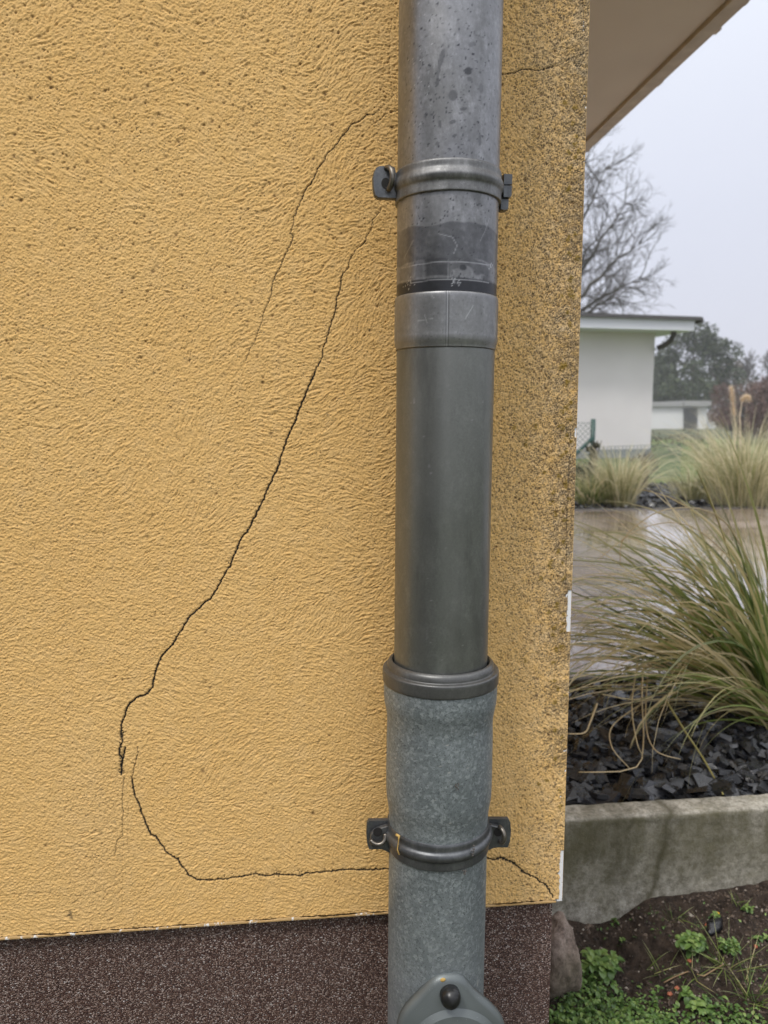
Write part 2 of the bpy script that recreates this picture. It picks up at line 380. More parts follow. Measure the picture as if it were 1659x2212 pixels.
c = m.mix(m.attr('lichen'), c, (0.22, 0.14, 0.008))
m.col(c); m.bump(m.noise(900, 3, .7), dist=.0006, strength=.6)
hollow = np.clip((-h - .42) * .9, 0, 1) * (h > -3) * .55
worn = np.clip(edge ** 1.3 * (0.42 + .10 * fld(H_, W_, 50, 16) + .12 * fld(H_, W_, 10, 17)) - 0.03 + .6 * lowleft * .3, 0, 1) * (1 - .5 * np.clip((EYE - 0.2 - ZZ) / .2, 0, 1))
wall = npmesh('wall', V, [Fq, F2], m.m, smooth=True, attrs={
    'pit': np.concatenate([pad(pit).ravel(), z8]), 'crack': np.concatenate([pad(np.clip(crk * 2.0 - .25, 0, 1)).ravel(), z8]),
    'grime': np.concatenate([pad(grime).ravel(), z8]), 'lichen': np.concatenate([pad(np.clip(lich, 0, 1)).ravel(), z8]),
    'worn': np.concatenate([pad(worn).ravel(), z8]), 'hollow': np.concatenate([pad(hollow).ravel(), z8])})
tohouse(wall)
del V, Fq, XX, ZZ

# white plastic corner bead and base bead under chipped paint
mw = Mat('white_bead', rough=.45); mw.col(mw.mix(mw.ramp(mw.noise(220, 3), [(.66, 0), (.72, 1)]), (.90, .90, .90), (.30, .25, .16)))
b = MB(); b.box(CX - .007, CX - .0003, -.0007, .03, WB - .003, EYE + .5); tohouse(b.build('corner_bead', mw.m))
mb = Mat('base_bead_paint', rough=.6)
mbn = mb.ramp(mb.noise(38, 5, .7, vec=mb.mapping((1, .2, .6))), [(.58, 0), (.61, 1)])
mb.col(mb.mix(mbn, (.50, .32, .13), (.80, .78, .74)))
n = 700; xs_ = np.linspace(-.5, CX - .009, n); r_ = fld(4, n, 9, 21)[0]; r2 = fld(4, n, 40, 22)[0]
top = WB - .0001 + .0005 * np.clip(r_, -1, 2) + .0005 * r2; P = []
for prof in ((.006, -.004), (-.0022, -.0036), (-.0040, -.0026), (-.0040, -.0010), (-.0030, None)):
    for k in range(n): P.append((xs_[k], prof[0], (WB + prof[1]) if prof[1] is not None else top[k]))
P = np.array(P); ii = (np.arange(4)[:, None] * n + np.arange(n - 1)[None]).ravel()
tohouse(npmesh('base_bead', P, np.stack([ii, ii + n, ii + n + 1, ii + 1], -1)[:, ::-1], mb.m, smooth=False))

# speckled mosaic plinth
mp = Mat('speckled_plinth', rough=.55)
wob = mp.n('ShaderNodeVectorMath'); wob.operation = 'MULTIPLY_ADD'
nzn = mp.n('ShaderNodeTexNoise'); nzn.inputs['Scale'].default_value = 400; mp.l(mp.co, nzn.inputs['Vector'])
mp.l(nzn.outputs['Color'], wob.inputs[0]); wob.inputs[1].default_value = (.0012,) * 3; mp.l(mp.co, wob.inputs[2])
vv = mp.n('ShaderNodeTexVoronoi'); vv.inputs['Scale'].default_value = 600; mp.l(wob.outputs[0], vv.inputs['Vector'])
s3 = mp.n('ShaderNodeSeparateColor'); mp.l(vv.outputs['Color'], s3.inputs[0])
cc = mp.ramp(s3.outputs[0], [(0, (.085, .038, .026)), (.34, (.14, .072, .050)), (.50, (.235, .15, .115)), (.70, (.33, .235, .195)), (.87, (.47, .375, .33)), (.975, (.62, .56, .53))], 'CONSTANT')
cc = mp.mix(mp.ramp(vv.outputs['Distance'], [(.45, 0), (.70, 1)]), cc, (.040, .022, .020))
cc = mp.mix(mp.ramp(mp.noise(9, 3), [(.4, 0), (.8, .25)]), cc, (.13, .085, .07))
mp.col(cc); mp.bump(mp.ramp(vv.outputs['Distance'], [(0, 1), (.7, 0)]), dist=.0012, strength=.9)
b = MB(); b.box(-6.98, CX - .010, .007, 7.98, -.15, WB + .004); tohouse(b.build('plinth', mp.m))

# eave: boarded soffit and trim over the side path
ms = Mat('soffit_paint', rough=.8); ms.col(ms.mix(ms.ramp(ms.noise(3, 4), [(.35, 0), (.7, 1)]), (.56, .52, .465), (.61, .57, .51)))
ms.bump(ms.noise(300, 2), dist=.0006, strength=.4)
EX = onZ(1610, 0, SOFZ).x
b = MB(); b.box(-7.2, EX - .055, -.10, 8.4, SOFZ, SOFZ + .12); sof = tohouse(b.build('soffit', ms.m))
mt = Mat('eave_trim', rough=.7, col=(.20, .175, .145)); mt.col(mt.mix(mt.ramp(mt.noise(20, 4), [(.4, 0), (.7, 1)]), (.44, .40, .35), (.54, .50, .44)))
b = MB(); b.box(EX - .051, EX, -.12, 8.42, SOFZ - .014, SOFZ + .15)
for k in range(11):   # sealant beads and chips hanging off the lower edge
    y = rng.uniform(1.0, 5.5); l_ = rng.uniform(.01, .05); b.box(EX - .006, EX + rng.uniform(.003, .010), y, y + l_, SOFZ - .013, SOFZ + rng.uniform(-.002, .006))
b.box(EX - .012, EX + .02, CAMY + 1.86 * 1.22 * .93, CAMY + 1.86 * 1.22 * .93 + .09, SOFZ - .0165, SOFZ + .01)
fa = tohouse(b.build('fascia', mt.m))
mr = Mat('roof_felt', rough=.9, col=(.06, .06, .06)); mr.bump(mr.noise(80, 3), dist=.003)
b = MB(); b.box(-7.3, EX + .02, -.16, 8.5, SOFZ + .151, SOFZ + .20); tohouse(b.build('roof', mr.m))

# ================================================================== THE DOWNPIPE
AY = -0.075                                       # pipe axis
TILT = 0.0062
pipe = tag(empty('downpipe', (PIPX - EYE * TILT, AY, 0), (0, TILT, 0)), 'grey zinc rain downpipe running down the cracked yellow wall into a bulging galvanised standpipe', 'downpipe')
def pz(py, r=.05): return onY(955, py, AY - r).z
NSEG = 240
def lathe(name, prof, mat, zstep=None, attrs=None, parent=pipe, paint=None, closed_top=False):
    """prof: (z, r) from top down; angle 0 faces the camera (-Y)"""
    zs = [p[0] for p in prof]; rs = [p[1] for p in prof]
    if zstep:
        d = np.concatenate([[0], np.cumsum(np.hypot(np.diff(zs), np.diff(rs)))]); t = np.arange(0, d[-1] + zstep, zstep)
        z_ = np.interp(t, d, zs); r_ = np.interp(t, d, rs)
    else: z_ = np.array(zs); r_ = np.array(rs)
    th = np.linspace(0, 2 * math.pi, NSEG, endpoint=False); T, Zg = np.meshgrid(th, z_); R = np.repeat(r_[:, None], NSEG, 1)
    a = None
    if paint is not None: a, dR = paint(T, Zg); R = R + dR
    V = np.stack([R * np.sin(T), -R * np.cos(T), Zg], -1).reshape(-1, 3)
    n = NSEG; i = np.arange(len(z_) - 1)[:, None] * n; j = np.arange(n)[None]
    Fq = np.stack([i + j, i + n + j, i + n + (j + 1) % n, i + (j + 1) % n], -1).reshape(-1, 4)
    return npmesh(name, V, Fq[:, ::-1] * 1, mat, parent=parent, smooth=True, attrs={k: v for k, v in (a or {}).items()})
def smoothprof(pts, n=6):
    """Catmull-Rom through (z,r) points"""
    out = []
    P = [pts[0]] + list(pts) + [pts[-1]]
    for i in range(1, len(P) - 2):
        p0, p1, p2, p3 = [np.array(q) for q in P[i - 1:i + 3]]
        for k in range(n):
            t = k / n; out.append(tuple(.5 * ((2 * p1) + (-p0 + p2) * t + (2 * p0 - 5 * p1 + 4 * p2 - p3) * t * t + (-p0 + 3 * p1 - 3 * p2 + p3) * t ** 3)))
    out.append(tuple(pts[-1])); return out

def zinc(name, c1, c2, metal=.75, rough=(.36, .52), spk=None, fine=260, big=14):
    m = Mat(name, metal=metal)
    nb = m.noise(big, 6, .72, vec=m.mapping((1, 1, .45))); nf = m.noise(fine, 4, .65)
    c = m.mix(m.ramp(nb, [(.36, 0), (.64, 1)]), c1, c2)
    c = m.mix(m.ramp(m.noise(75, 5, .75, vec=m.mapping((1, 1, .6))), [(.5, 0), (.75, .55)]), c, tuple(min(1, x * 1.5) for x in c2))
    c = m.mix(m.ramp(nf, [(.35, .30), (.65, 0)]), c, tuple(x * .55 for x in c1))
    if spk: c = m.mix(m.ramp(m.noise(spk[0], 2, .8), [(spk[1], 0), (spk[1] + .06, spk[2])]), c, spk[3])
    m.rough(m.ramp(m.noise(big * 2, 4), [(.3, rough[0]), (.7, rough[1])]))
    return m, c
# painted marks on the upper pipe come from a drawn map of stains in (angle, height)
def pixel_angle(px, py, r=.05):
    """pixel on the pipe -> angle and height"""
    d = ray(px, py); ax = PIPX; a = d[0] ** 2 + d[1] ** 2; bx = -ax; by = CAMY - AY
    B = 2 * (d[0] * bx + d[1] * by); Cc = bx * bx + by * by - r * r; disc = B * B - 4 * a * Cc
    if disc < 0: disc = 0
    s = (-B - math.sqrt(disc)) / (2 * a); x = d[0] * s - ax; y = CAMY + d[1] * s - AY
    return math.atan2(x, -y), EYE + d[2] * s
def blob(A, T, Z, px, py, rx, ry, val, rot=0.0, r=.05, soft=3.0):
    t, z = pixel_angle(px, py, r); u = (((T - t + math.pi) % (2 * math.pi)) - math.pi) * r; v = Z - z
    uu = u * math.cos(rot) + v * math.sin(rot); v2 = -u * math.sin(rot) + v * math.cos(rot)
    q = np.sqrt((uu / rx) ** 2 + (v2 / ry) ** 2); g = np.clip((1 - q) * soft, 0, 1) * val; np.maximum(A, g, out=A)
def streak(A, T, Z, pts, rr, val, r=.05):
    for (a, b) in zip(pts[:-1], pts[1:]):
        n = max(2, int(math.hypot(a[0] - b[0], a[1] - b[1]) / 1.2))
        for k in range(n): blob(A, T, Z, a[0] + (b[0] - a[0]) * k / n, a[1] + (b[1] - a[1]) * k / n, rr, rr, val, r=r, soft=1.6)
def paint_upper(T, Z):
    H, W = T.shape; dark = np.zeros((H, W), np.float32); lite = np.zeros_like(dark)
    sub = (Z[:, 0] < EYE + .52) & (Z[:, 0] > EYE); rows = np.where(sub)[0]; sl = slice(rows[0], rows[-1] + 1)
    t, z, D, Lx = T[sl], Z[sl], dark[sl], lite[sl]
    # smeared tape marks above the sleeve
    def band(ya, yb, v, px0=860, px1=1078, wob=2.0, seed=0):
        za = pz(ya); zb = pz(yb); f = fld(t.shape[0], t.shape[1], 50, 60 + seed, ani=.4)
        t0 = pixel_angle(px0, (ya + yb) / 2)[0]; t1 = pixel_angle(px1, (ya + yb) / 2)[0]
        tt = ((t + math.pi) % (2 * math.pi)) - math.pi
        g = np.clip((za + f * .0005 * wob - z) / .0012, 0, 1) * np.clip((z - zb - f * .0004 * wob) / .0012, 0, 1) * np.clip((tt - t0 + f * .04) / .10, 0, 1) * np.clip((t1 - tt + f * .04) / .10, 0, 1)
        np.maximum(D, g * v, out=D)
    band(478, 562, .62, 830, 1110, 3, 1); band(486, 508, .5, 880, 1050, 7, 2); band(554, 560, .75, 925, 1010, 1.5, 3)
    band(558, 598, .80, 912, 975, 5, 4); band(563, 585, .65, 970, 1062, 7, 5); band(563, 600, .35, 860, 915, 5, 9); band(598, 632, .90, 830, 1100, .6, 6); band(585, 600, .6, 1030, 1060, 2, 7)
    band(412, 440, .25, 1015, 1040, 2, 8)
    D *= (1 - .5 * np.clip(fld(D.shape[0], D.shape[1], 120, 71, ani=.3) * .5, 0, .8)); D *= (1 - .2 * np.clip(fld(D.shape[0], D.shape[1], 7, 70) * .5 + .3, 0, 1))
    band(599, 634, .95, 820, 1110, .5, 16); band(566, 596, .55, 915, 972, 4, 14)
    for (px, py, rx, ry, v, ro) in [(949,125,.0028,.009,.55,-.25),(943,150,.0017,.011,.5,-.15),(940,178,.0020,.0032,.6,0),(1007,153,.0044,.0036,.8,.6),(974,206,.0048,.0052,.5,0),(1015,95,.0042,.0022,.35,.5),(1010,170,.003,.0022,.4,0),
             (997,235,.004,.0016,.5,.2),(974,263,.0038,.0018,.55,.3),(947,268,.0016,.004,.5,0),(1035,190,.0026,.005,.35,0),(1033,302,.0022,.0055,.4,0),(942,312,.002,.003,.45,.3),(980,292,.0014,.0014,.5,0),(1060,262,.001,.004,.4,.3)]:
        blob(D, t, z, px, py, rx, ry, v, ro, soft=5)
    for k in range(620): blob(D, t, z, rng.uniform(870, 1080), rng.uniform(0, 640), rng.uniform(.0004, .0012), rng.uniform(.0005, .0014), rng.uniform(.4, 1))
    for k in range(60): blob(Lx, t, z, rng.uniform(864, 930), rng.uniform(0, 330), .0005, .0006, rng.uniform(.5, 1))
    blob(D, t, z, 998, 577, .0045, .0035, .85, 0)
    for pts, v in (([(868,580),(900,572),(940,566),(1000,566),(1058,572)], .6), ([(885,612),(930,605),(975,603),(1010,604),(1055,610)], .6), ([(893,480),(893,600)], .25), ([(965,560),(965,604)], .4), ([(1055,470),(1045,500),(1035,520)], .3), ([(945,505),(975,512),(985,530),(978,548)], .4), ([(870,560),(890,520)], .3)):
        streak(Lx, t, z, pts, .0007, v)
    for (cx_, cy_) in ((877, 616), (886, 610), (975, 604), (990, 610), (1060, 575), (983, 606)):
        for k in range(8): blob(Lx, t, z, cx_ + rng.normal() * 4, cy_ + rng.normal() * 5, .0006, .0008, .8)
    return {'dark': dark, 'lite': lite}, 0
mu, cu = zinc('weathered_zinc', (.20, .20, .20), (.36, .36, .37), metal=.85, rough=(.30, .46), spk=(700, .68, .35, (.12, .12, .12)))
cu = mu.mix(mu.math('MULTIPLY', mu.attr('dark'), .95), cu, (.040, .041, .046)); cu = mu.mix(mu.math('MULTIPLY', mu.attr('lite'), .8), cu, (.62, .62, .62))
mu.col(cu); mu.bump(mu.noise(350, 4, .6), dist=.00015, strength=.5)
ZT = 2.26
up_ = lathe('upper_pipe', [(ZT, .05), (EYE + .53, .05), (pz(640), .05)], mu.m, zstep=.00095, paint=paint_upper)
up_['label'] = 'stained upper pipe with dark smeared bands'
# sleeve
msl, c = zinc('zinc_sleeve', (.25, .25, .25), (.34, .34, .34), metal=.8, rough=(.34, .48))
def paint_sl(T, Z):
    tt = ((T + math.pi) % (2 * math.pi)) - math.pi; t0, _ = pixel_angle(962.5, 690, .0515)
    g = np.maximum(np.exp(-((tt - t0) * .0515 / .0005) ** 2), np.exp(-((tt - t0) * .0515 - .0019) ** 2 / .0005 ** 2))
    D = g * .8; Lx = np.zeros_like(D)
    mid = np.exp(-((tt - t0) * .0515 - .0010) ** 2 / .0005 ** 2); Lx = mid * .5
    for pts in ([(900, 694), (935, 688)], [(916, 680), (922, 700)], [(932, 640), (938, 645)], [(1020, 660), (1003, 690)]): streak(Lx, T, Z, pts, .0006, .6, r=.0515)
    for k in range(60): blob(D, T, Z, rng.uniform(865, 1070), rng.uniform(635, 745), .0007, .0008, .5, r=.0515)
    return {'dark': D, 'lite': Lx}, -g * .00035
c = msl.mix(msl.math('MULTIPLY', msl.attr('dark'), .8), c, (.06, .06, .065)); c = msl.mix(msl.attr('lite'), c, (.6, .6, .6)); msl.col(c)
msl.bump(msl.noise(300, 3), dist=.00012, strength=.4)
NSEG = 400
lathe('sleeve', [(pz(627) - .0002, .0502)] + smoothprof([(pz(627, .0515), .0510), (pz(632, .052), .05165), (pz(645), .0519), (pz(680), .0518), (pz(715), .0518), (pz(722), .0519), (pz(731), .0516), (pz(739), .0508), (pz(745), .0502), (pz(749), .0501)]) + [(pz(749) - .0003, .0500), (pz(745), .0499)], msl.m, zstep=.0012, paint=paint_sl)
NSEG = 160
mm, c = zinc('plain_zinc', (.185, .192, .180), (.225, .232, .218), metal=.75, rough=(.34, .44), spk=(900, .74, .25, (.35, .36, .36)), fine=500, big=7)
c = mm.mix(mm.ramp(mm.noise(26, 5, .7, vec=mm.mapping((1, 1, .07))), [(.42, 0), (.7, .5)]), c, (.26, .26, .25))
c = mm.mix(mm.ramp(mm.noise(34, 4, .7, vec=mm.mapping((1, 1, .25))), [(.55, 0), (.75, .45)]), c, (.085, .085, .08))
c = mm.mix(mm.math('MULTIPLY', mm.attr('lite'), .9), c, (.45, .45, .45)); mm.col(c)
def paint_mid(T, Z):
    Lx = np.zeros(T.shape, np.float32)
    for (x, y) in ((928, 1003), (931, 1020), (1003, 1370), (930, 1380), (1045, 860), (893, 860), (955, 1440), (870, 930)): streak(Lx, T, Z, [(x, y), (x + rng.uniform(-3, 3), y + rng.uniform(4, 14))], .0005, .6)
    for k in range(26): blob(Lx, T, Z, rng.uniform(865, 1050), rng.uniform(770, 1450), .0005, .0007, rng.uniform(.3, .9))
    for k in range(9):
        x, y = rng.uniform(870, 1050), rng.uniform(780, 1420); streak(Lx, T, Z, [(x, y), (x + rng.uniform(-9, 9), y + rng.uniform(10, 40))], .0004, .25)
    return {'lite': Lx}, 0
lathe('lower_pipe', [(pz(744), .0493), (pz(748) - .0004, .0495), (pz(1475), .0494)], mm.m, zstep=.001, paint=paint_mid)
NSEG = 160
# collar ring
mc, c = zinc('collar_rubber_zinc', (.10, .10, .098), (.15, .15, .145), metal=.6, rough=(.30, .42), fine=500); mc.col(c); mc.bump(mc.noise(200, 3), dist=.0002, strength=.3)
pr = smoothprof([(pz(1463), .0503), (pz(1459, .052) + .0006, .0522), (pz(1462, .054), .0548), (pz(1468, .056), .0562), (pz(1475, .057), .0570), (pz(1479, .057), .0573), (pz(1482, .059), .0604), (pz(1487, .061), .0616), (pz(1500, .061), .0617), (pz(1511, .061), .0615), (pz(1514, .061), .0606)])
lathe('collar', pr + [(pz(1514, .06), .0575)], mc.m, zstep=.0008)
# galvanised standpipe
mg = Mat('galvanised_steel', metal=.45)
v1 = mg.voro(330, out='Color'); sp3 = mg.n('ShaderNodeSeparateColor'); mg.l(v1, sp3.inputs[0])
nb = mg.noise(13, 7, .75, dist=.4); nf = mg.noise(210, 6, .85); nt_ = mg.noise(520, 3, .7)
c = mg.mix(mg.ramp(nb, [(.35, 0), (.68, 1)]), (.165, .190, .195), (.255, .285, .295))
c = mg.mix(mg.math('MULTIPLY', mg.ramp(nf, [(.46, 0), (.68, .85)]), mg.ramp(mg.noise(17, 4, .6), [(.35, .25), (.65, 1)])), c, (.46, .50, .515))
c = mg.mix(mg.ramp(sp3.outputs[0], [(.0, 0), (.6, .0), (1, .45)]), c, (.50, .54, .55))
c = mg.mix(mg.ramp(nt_, [(.54, 0), (.66, .7)]), c, (.06, .07, .075))
zz = mg.xyz()[2]
low = mg.math('MULTIPLY', mg.ramp(mg.math('MULTIPLY_ADD', zz, -8.0, 8.0 * (pz(2010, .053)) ), [(0, 0), (.9, 1)]), mg.ramp(mg.noise(30, 4), [(.3, .2), (.7, 1)]))
c = mg.mix(mg.math('MULTIPLY', low, .45), c, (.33, .345, .385))
c = mg.mix(mg.math('MULTIPLY', mg.attr('dark'), .9), c, (.03, .035, .035)); c = mg.mix(mg.attr('lite'), c, (.62, .60, .55))
mg.col(c); mg.rough(mg.ramp(nf, [(.3, .42), (.7, .60)])); mg.bump(mg.noise(420, 4, .7), dist=.0003, strength=.6)
def paint_st(T, Z):
    D = np.zeros(T.shape, np.float32); Lx = np.zeros_like(D)
    for pts in ([(868, 1597), (880, 1612), (884, 1622)], [(862, 1575), (866, 1583)], [(925, 1585), (938, 1588)], [(1080 - 25, 1730), (1056, 1736)], [(1042, 2160), (1046, 2150)]): streak(D, T, Z, pts, .0007, .8, r=.056)
    for k in range(14): blob(D, T, Z, 986 + rng.normal() * 3, 1700 + rng.normal() * 6, .001, .0012, .6, r=.056)
    streak(Lx, T, Z, [(1041, 2095), (1040, 2125), (1036, 2160), (1034, 2190)], .0005, .55, r=.054)
    streak(Lx, T, Z, [(1040 - 10, 1585), (1026, 1592)], .0006, .6, r=.056)
    for k in range(50): blob(Lx, T, Z, rng.uniform(850, 1055), rng.uniform(1550, 2200), .0005, .0006, rng.uniform(.5, 1), r=.055)
    return {'dark': D, 'lite': Lx}, 0
pr = smoothprof([(pz(1505, .060), .0594), (pz(1518, .060), .0601), (pz(1540, .060), .0602), (pz(1558, .060), .0596), (pz(1574, .058), .0580), (pz(1590, .057), .0568), (pz(1606, .056), .0565), (pz(1630, .056), .0569), (pz(1700, .056), .0571), (pz(1755, .056), .0570), (pz(1775, .056), .0563), (pz(1790, .055), .0550), (pz(1806, .054), .0540), (pz(1830, .054), .0537), (pz(1860, .054), .0536)])
pr += [(.05, .0536)]
lathe('standpipe', [(pz(1505, .060), .0580)] + pr, mg.m, zstep=.0011, paint=paint_st)
# foot flange to the ground
lathe('foot_collar', smoothprof([(.10, .0538), (.095, .062), (.04, .064), (-.05, .064)]), mg.m)
# inspection cover plate with black cap nut
mq = Mat('cover_paint', rough=.42, metal=.35); c = mq.mix(mq.ramp(mq.noise(12, 4), [(.3, 0), (.7, 1)]), (.115, .130, .130), (.150, .168, .168)); c = mq.mix(mq.ramp(mq.noise(800, 2), [(.70, 0), (.74, .5)]), c, (.5, .52, .52)); mq.col(c); mq.bump(mq.noise(150, 3), dist=.0001, strength=.3)
CYF = AY - .0600
def PO(px, py, Y=CYF): p = onY(px, py, Y); return (p.x, p.z)
half = [(975,2111),(990,2113),(1003,2120),(1013,2131),(1024,2145),(1040,2160),(1055,2172),(1068,2184),(1080,2197),(1090,2212),(1096,2230),(1098,2250)]
left = [(960,2112),(945,2117),(933,2126),(922,2139),(908,2155),(893,2170),(880,2184),(871,2197),(864,2212),(860,2230),(858,2250)]
up_h = [PO(*p) for p in half]; up_l = [PO(*p) for p in left]
zc = PO(978, 2275)[1]; xc = PO(978, 2275)[0]
outl = up_h + [(x, 2 * zc - z) for x, z in reversed(up_h)] + [(x, 2 * zc - z) for x, z in up_l] + list(reversed(up_l))
# local coordinates of the tilted pipe root
iv = None
def local(b):
    global iv
    bpy.context.view_layer.update()
    iv = pipe.matrix_world.inverted(); b.v = [tuple(iv @ Vector(p)) for p in b.v]; return b
b = MB(); b.prism(outl, CYF, CYF + .012, bev=.07)
cover = local(b).build('inspection_cover', mq.m, pipe, smooth=True)
b = MB(); R1 = .052
for (r0, y0, r1, y1) in ((R1, CYF - .0004, R1 - .006, CYF - .005), (R1 - .006, CYF - .005, R1 - .020, CYF - .008), (R1 - .020, CYF - .008, .0001, CYF - .009)):
    P = []; n = 64
    for rr, yy in ((r0, y0), (r1, y1)): P += [(xc + rr * math.cos(2 * math.pi * k / n), yy, zc + rr * math.sin(2 * math.pi * k / n)) for k in range(n)]
    b.add(P, [(k, (k + 1) % n, n + (k + 1) % n, n + k) for k in range(n)])
o = local(b).build('raised_dome', mq.m, cover, smooth=True)
mk = Mat('black_plastic', rough=.32, col=(.012, .012, .012)); mk.bump(mk.noise(250, 3), dist=.0003, strength=.4)
q = onY(974, 2158, CYF - .008); b = MB()
prof = [(0, .0068), (.003, .0106), (.009, .0106), (.012, .0100), (.0155, .0078), (.0180, .0045), (.0188, .0001)]
P = []; n = 32
for (dy, r) in prof: P += [(q.x + r * math.cos(2 * math.pi * k / n), CYF + .002 - dy, q.z + r * 1.05 * math.sin(2 * math.pi * k / n)) for k in range(n)]
b.add(P, [(i * n + k, i * n + (k + 1) % n, (i + 1) * n + (k + 1) % n, (i + 1) * n + k) for i in range(len(prof) - 1) for k in range(n)])
local(b).build('cap_nut', mk.m, cover, smooth=True)
md = Mat('yellow_paint_drop', rough=.6, col=(.62, .40, .12)); q = onY(957, 2118, CYF - .0005); b = MB(); n = 20
b.add([(q.x, CYF - .0010, q.z)] + [(q.x + .0029 * math.cos(6.283 * k / n), CYF + .0004, q.z + .0023 * math.sin(6.283 * k / n)) for k in range(n)], [(0, k + 1, (k + 1) % n + 1) for k in range(n)])
local(b).build('paint_drop', md.m, cover, smooth=True)

# ---- clamps
mcl, c = zinc('clamp_steel', (.10, .105, .11), (.17, .175, .18), metal=.7, rough=(.33, .48), spk=(600, .66, .35, (.30, .30, .30)), fine=300, big=40); mcl.col(c); mcl.bump(mcl.noise(300, 3), dist=.0002, strength=.4)
mcu, c = zinc('clamp_zinc', (.15, .15, .148), (.27, .27, .268), metal=.75, rough=(.44, .58), spk=(600, .64, .4, (.42, .42, .42)), fine=300, big=35); mcu.col(c); mcu.bump(mcu.noise(300, 3), dist=.0002, strength=.4)
mpn, c = zinc('pin_steel', (.14, .125, .105), (.22, .20, .17), metal=.8, rough=(.28, .42), fine=400, big=60); mpn.col(c)
def clamp(name, zt, zb, prof, label, mat):
    zc_ = (zt + zb) / 2; ax = PIPX + (zc_ - EYE) * TILT
    root = tag(empty(name, (ax, AY, zc_)), label, 'pipe clamp', 'clamps holding the downpipe')
    lathe('band', [(z - zc_, r) for z, r in prof], mat, parent=root)
    return root, ax, zc_
def ear(root, pts, yf, yb, mat, name='ear', hole=None, bev=.06):
    b = MB(); Pw = [onY(x, y, (yf + yb) / 2) for x, y in pts]
    out = [(p.x, p.z) for p in Pw]
    # ensure counter clockwise seen from the camera
    a = sum(out[i][0] * out[(i + 1) % len(out)][1] - out[(i + 1) % len(out)][0] * out[i][1] for i in range(len(out)))
    if a < 0: out.reverse()
    b.prism(out, yf, yb, bev=bev)
    M = Matrix.Translation(-Vector(root.location)); b.v = [tuple(M @ Vector(p)) for p in b.v]
    return b.build(name, mat, root, smooth=False)
def part(b, root, name, mat, smooth=True):
    M = Matrix.Translation(-Vector(root.location)); b.v = [tuple(M @ Vector(p)) for p in b.v]; return b.build(name, mat, root, smooth=smooth)
mdirt = Mat('stuck_dirt', rough=.95, col=(.10, .09, .08))
mhole = Mat('hole_dark', rough=.8, col=(.015, .013, .012))
# upper
zt, zb = pz(338, .052), pz(408, .053)
L_ = zt - zb
pr = [(zt - .0001, .0502)] + smoothprof([(zt, .0511), (zt - .06 * L_, .0521), (zt - .24 * L_, .0523), (zt - .36 * L_, .0538), (zt - .48 * L_, .0547), (zt - .60 * L_, .0538), (zt - .70 * L_, .0524), (zt - .84 * L_, .0523), (zt - .97 * L_, .0524), (zb, .0518)]) + [(zb - .0002, .0502)]
r1, ax, zc_ = clamp('pipe_clamp', zt, zb, pr, 'zinc clamp band round the stained upper pipe, single pinned ear on its left', mcu.m)
ea = ear(r1, [(868,429),(856,432),(815,430),(808,424),(805,408),(804,385),(807,372),(813,362),(820,359),(849,360),(853,364),(855,374),(860,380),(870,382)], AY - .004, AY + .002, mcl.m)
# wire loop pin through the ear
def loop(root, px, py, rl, wire, a0, a1, tiltx, mat, Y):
    q = onY(px, py, Y); b = MB(); pts = []
    for k in range(17):
        a = a0 + (a1 - a0) * k / 16
        pts.append(q + Vector((tiltx * rl * math.sin(a) , -rl * .9 * (math.sin(a)) * 0.9, rl * math.cos(a))))
    b.tube(pts, wire, 12); return part(b, root, 'pin', mat)
b = MB(); q = onY(833, 396, AY - .0042); n = 16
b.add([(q.x, AY - .0045, q.z)] + [(q.x + .0042 * math.cos(6.283 * k / n), AY - .0044, q.z + .0052 * math.sin(6.283 * k / n)) for k in range(n)], [(0, k + 1, (k + 1) % n + 1) for k in range(n)])
part(b, r1, 'hole', mhole.m)
loop(r1, 836, 387, .0105, .0027, -.15, 2.95, .42, mpn.m, AY - .005)
# hinge on the right
ear(r1, [(1084,380),(1103,381),(1102,404),(1084,404)], AY - .004, AY + .012, mcl.m, 'hinge_leaf')
ear(r1, [(1083,405),(1102,405),(1101,428),(1097,431),(1083,431)], AY - .006, AY + .010, mcl.m, 'hinge_leaf')
ear(r1, [(1080,432),(1096,432),(1096,448),(1094,456),(1085,457),(1078,455)], AY - .003, AY + .008, mcl.m, 'hinge_leaf')
# wall bolt behind
b = MB(); b.tube([(ax, AY + .045, zc_), (ax, .02, zc_)], .005, 10); part(b, r1, 'wall_bolt', mcl.m)
# lower
zt, zb = pz(1830, .0545), pz(1884, .056)
L_ = zt - zb
pr = [(zt, .0536)] + smoothprof([(zt + .002, .0545), (zt - .03 * L_, .0556), (zt - .22 * L_, .0560), (zt - .32 * L_, .0582), (zt - .45 * L_, .0592), (zt - .58 * L_, .0582), (zt - .66 * L_, .0560), (zt - .72 * L_, .0557), (zt - .98 * L_, .0558), (zb, .0553)]) + [(zb - .0001, .0538)]
r2, ax, zc_ = clamp('pipe_clamp', zt, zb, pr, 'dark clamp band below the standpipe bulge with a pinned ear on each side', mcl.m)
ear(r2, [(850,1769),(796,1770),(792,1776),(791,1800),(793,1822),(797,1833),(850,1833)], AY + .001, AY + .006, mcl.m, 'back_plate', bev=.03)
ear(r2, [(1048,1766),(1097,1766),(1102,1774),(1103,1795),(1101,1815),(1096,1829),(1050,1829)], AY + .001, AY + .006, mcl.m, 'back_plate', bev=.03)
ear(r2, [(856,1784),(835,1782),(822,1786),(808,1792),(800,1800),(798,1818),(803,1830),(826,1833),(846,1843),(860,1858),(868,1850)], AY - .006, AY - .0005, mcl.m, 'ear')
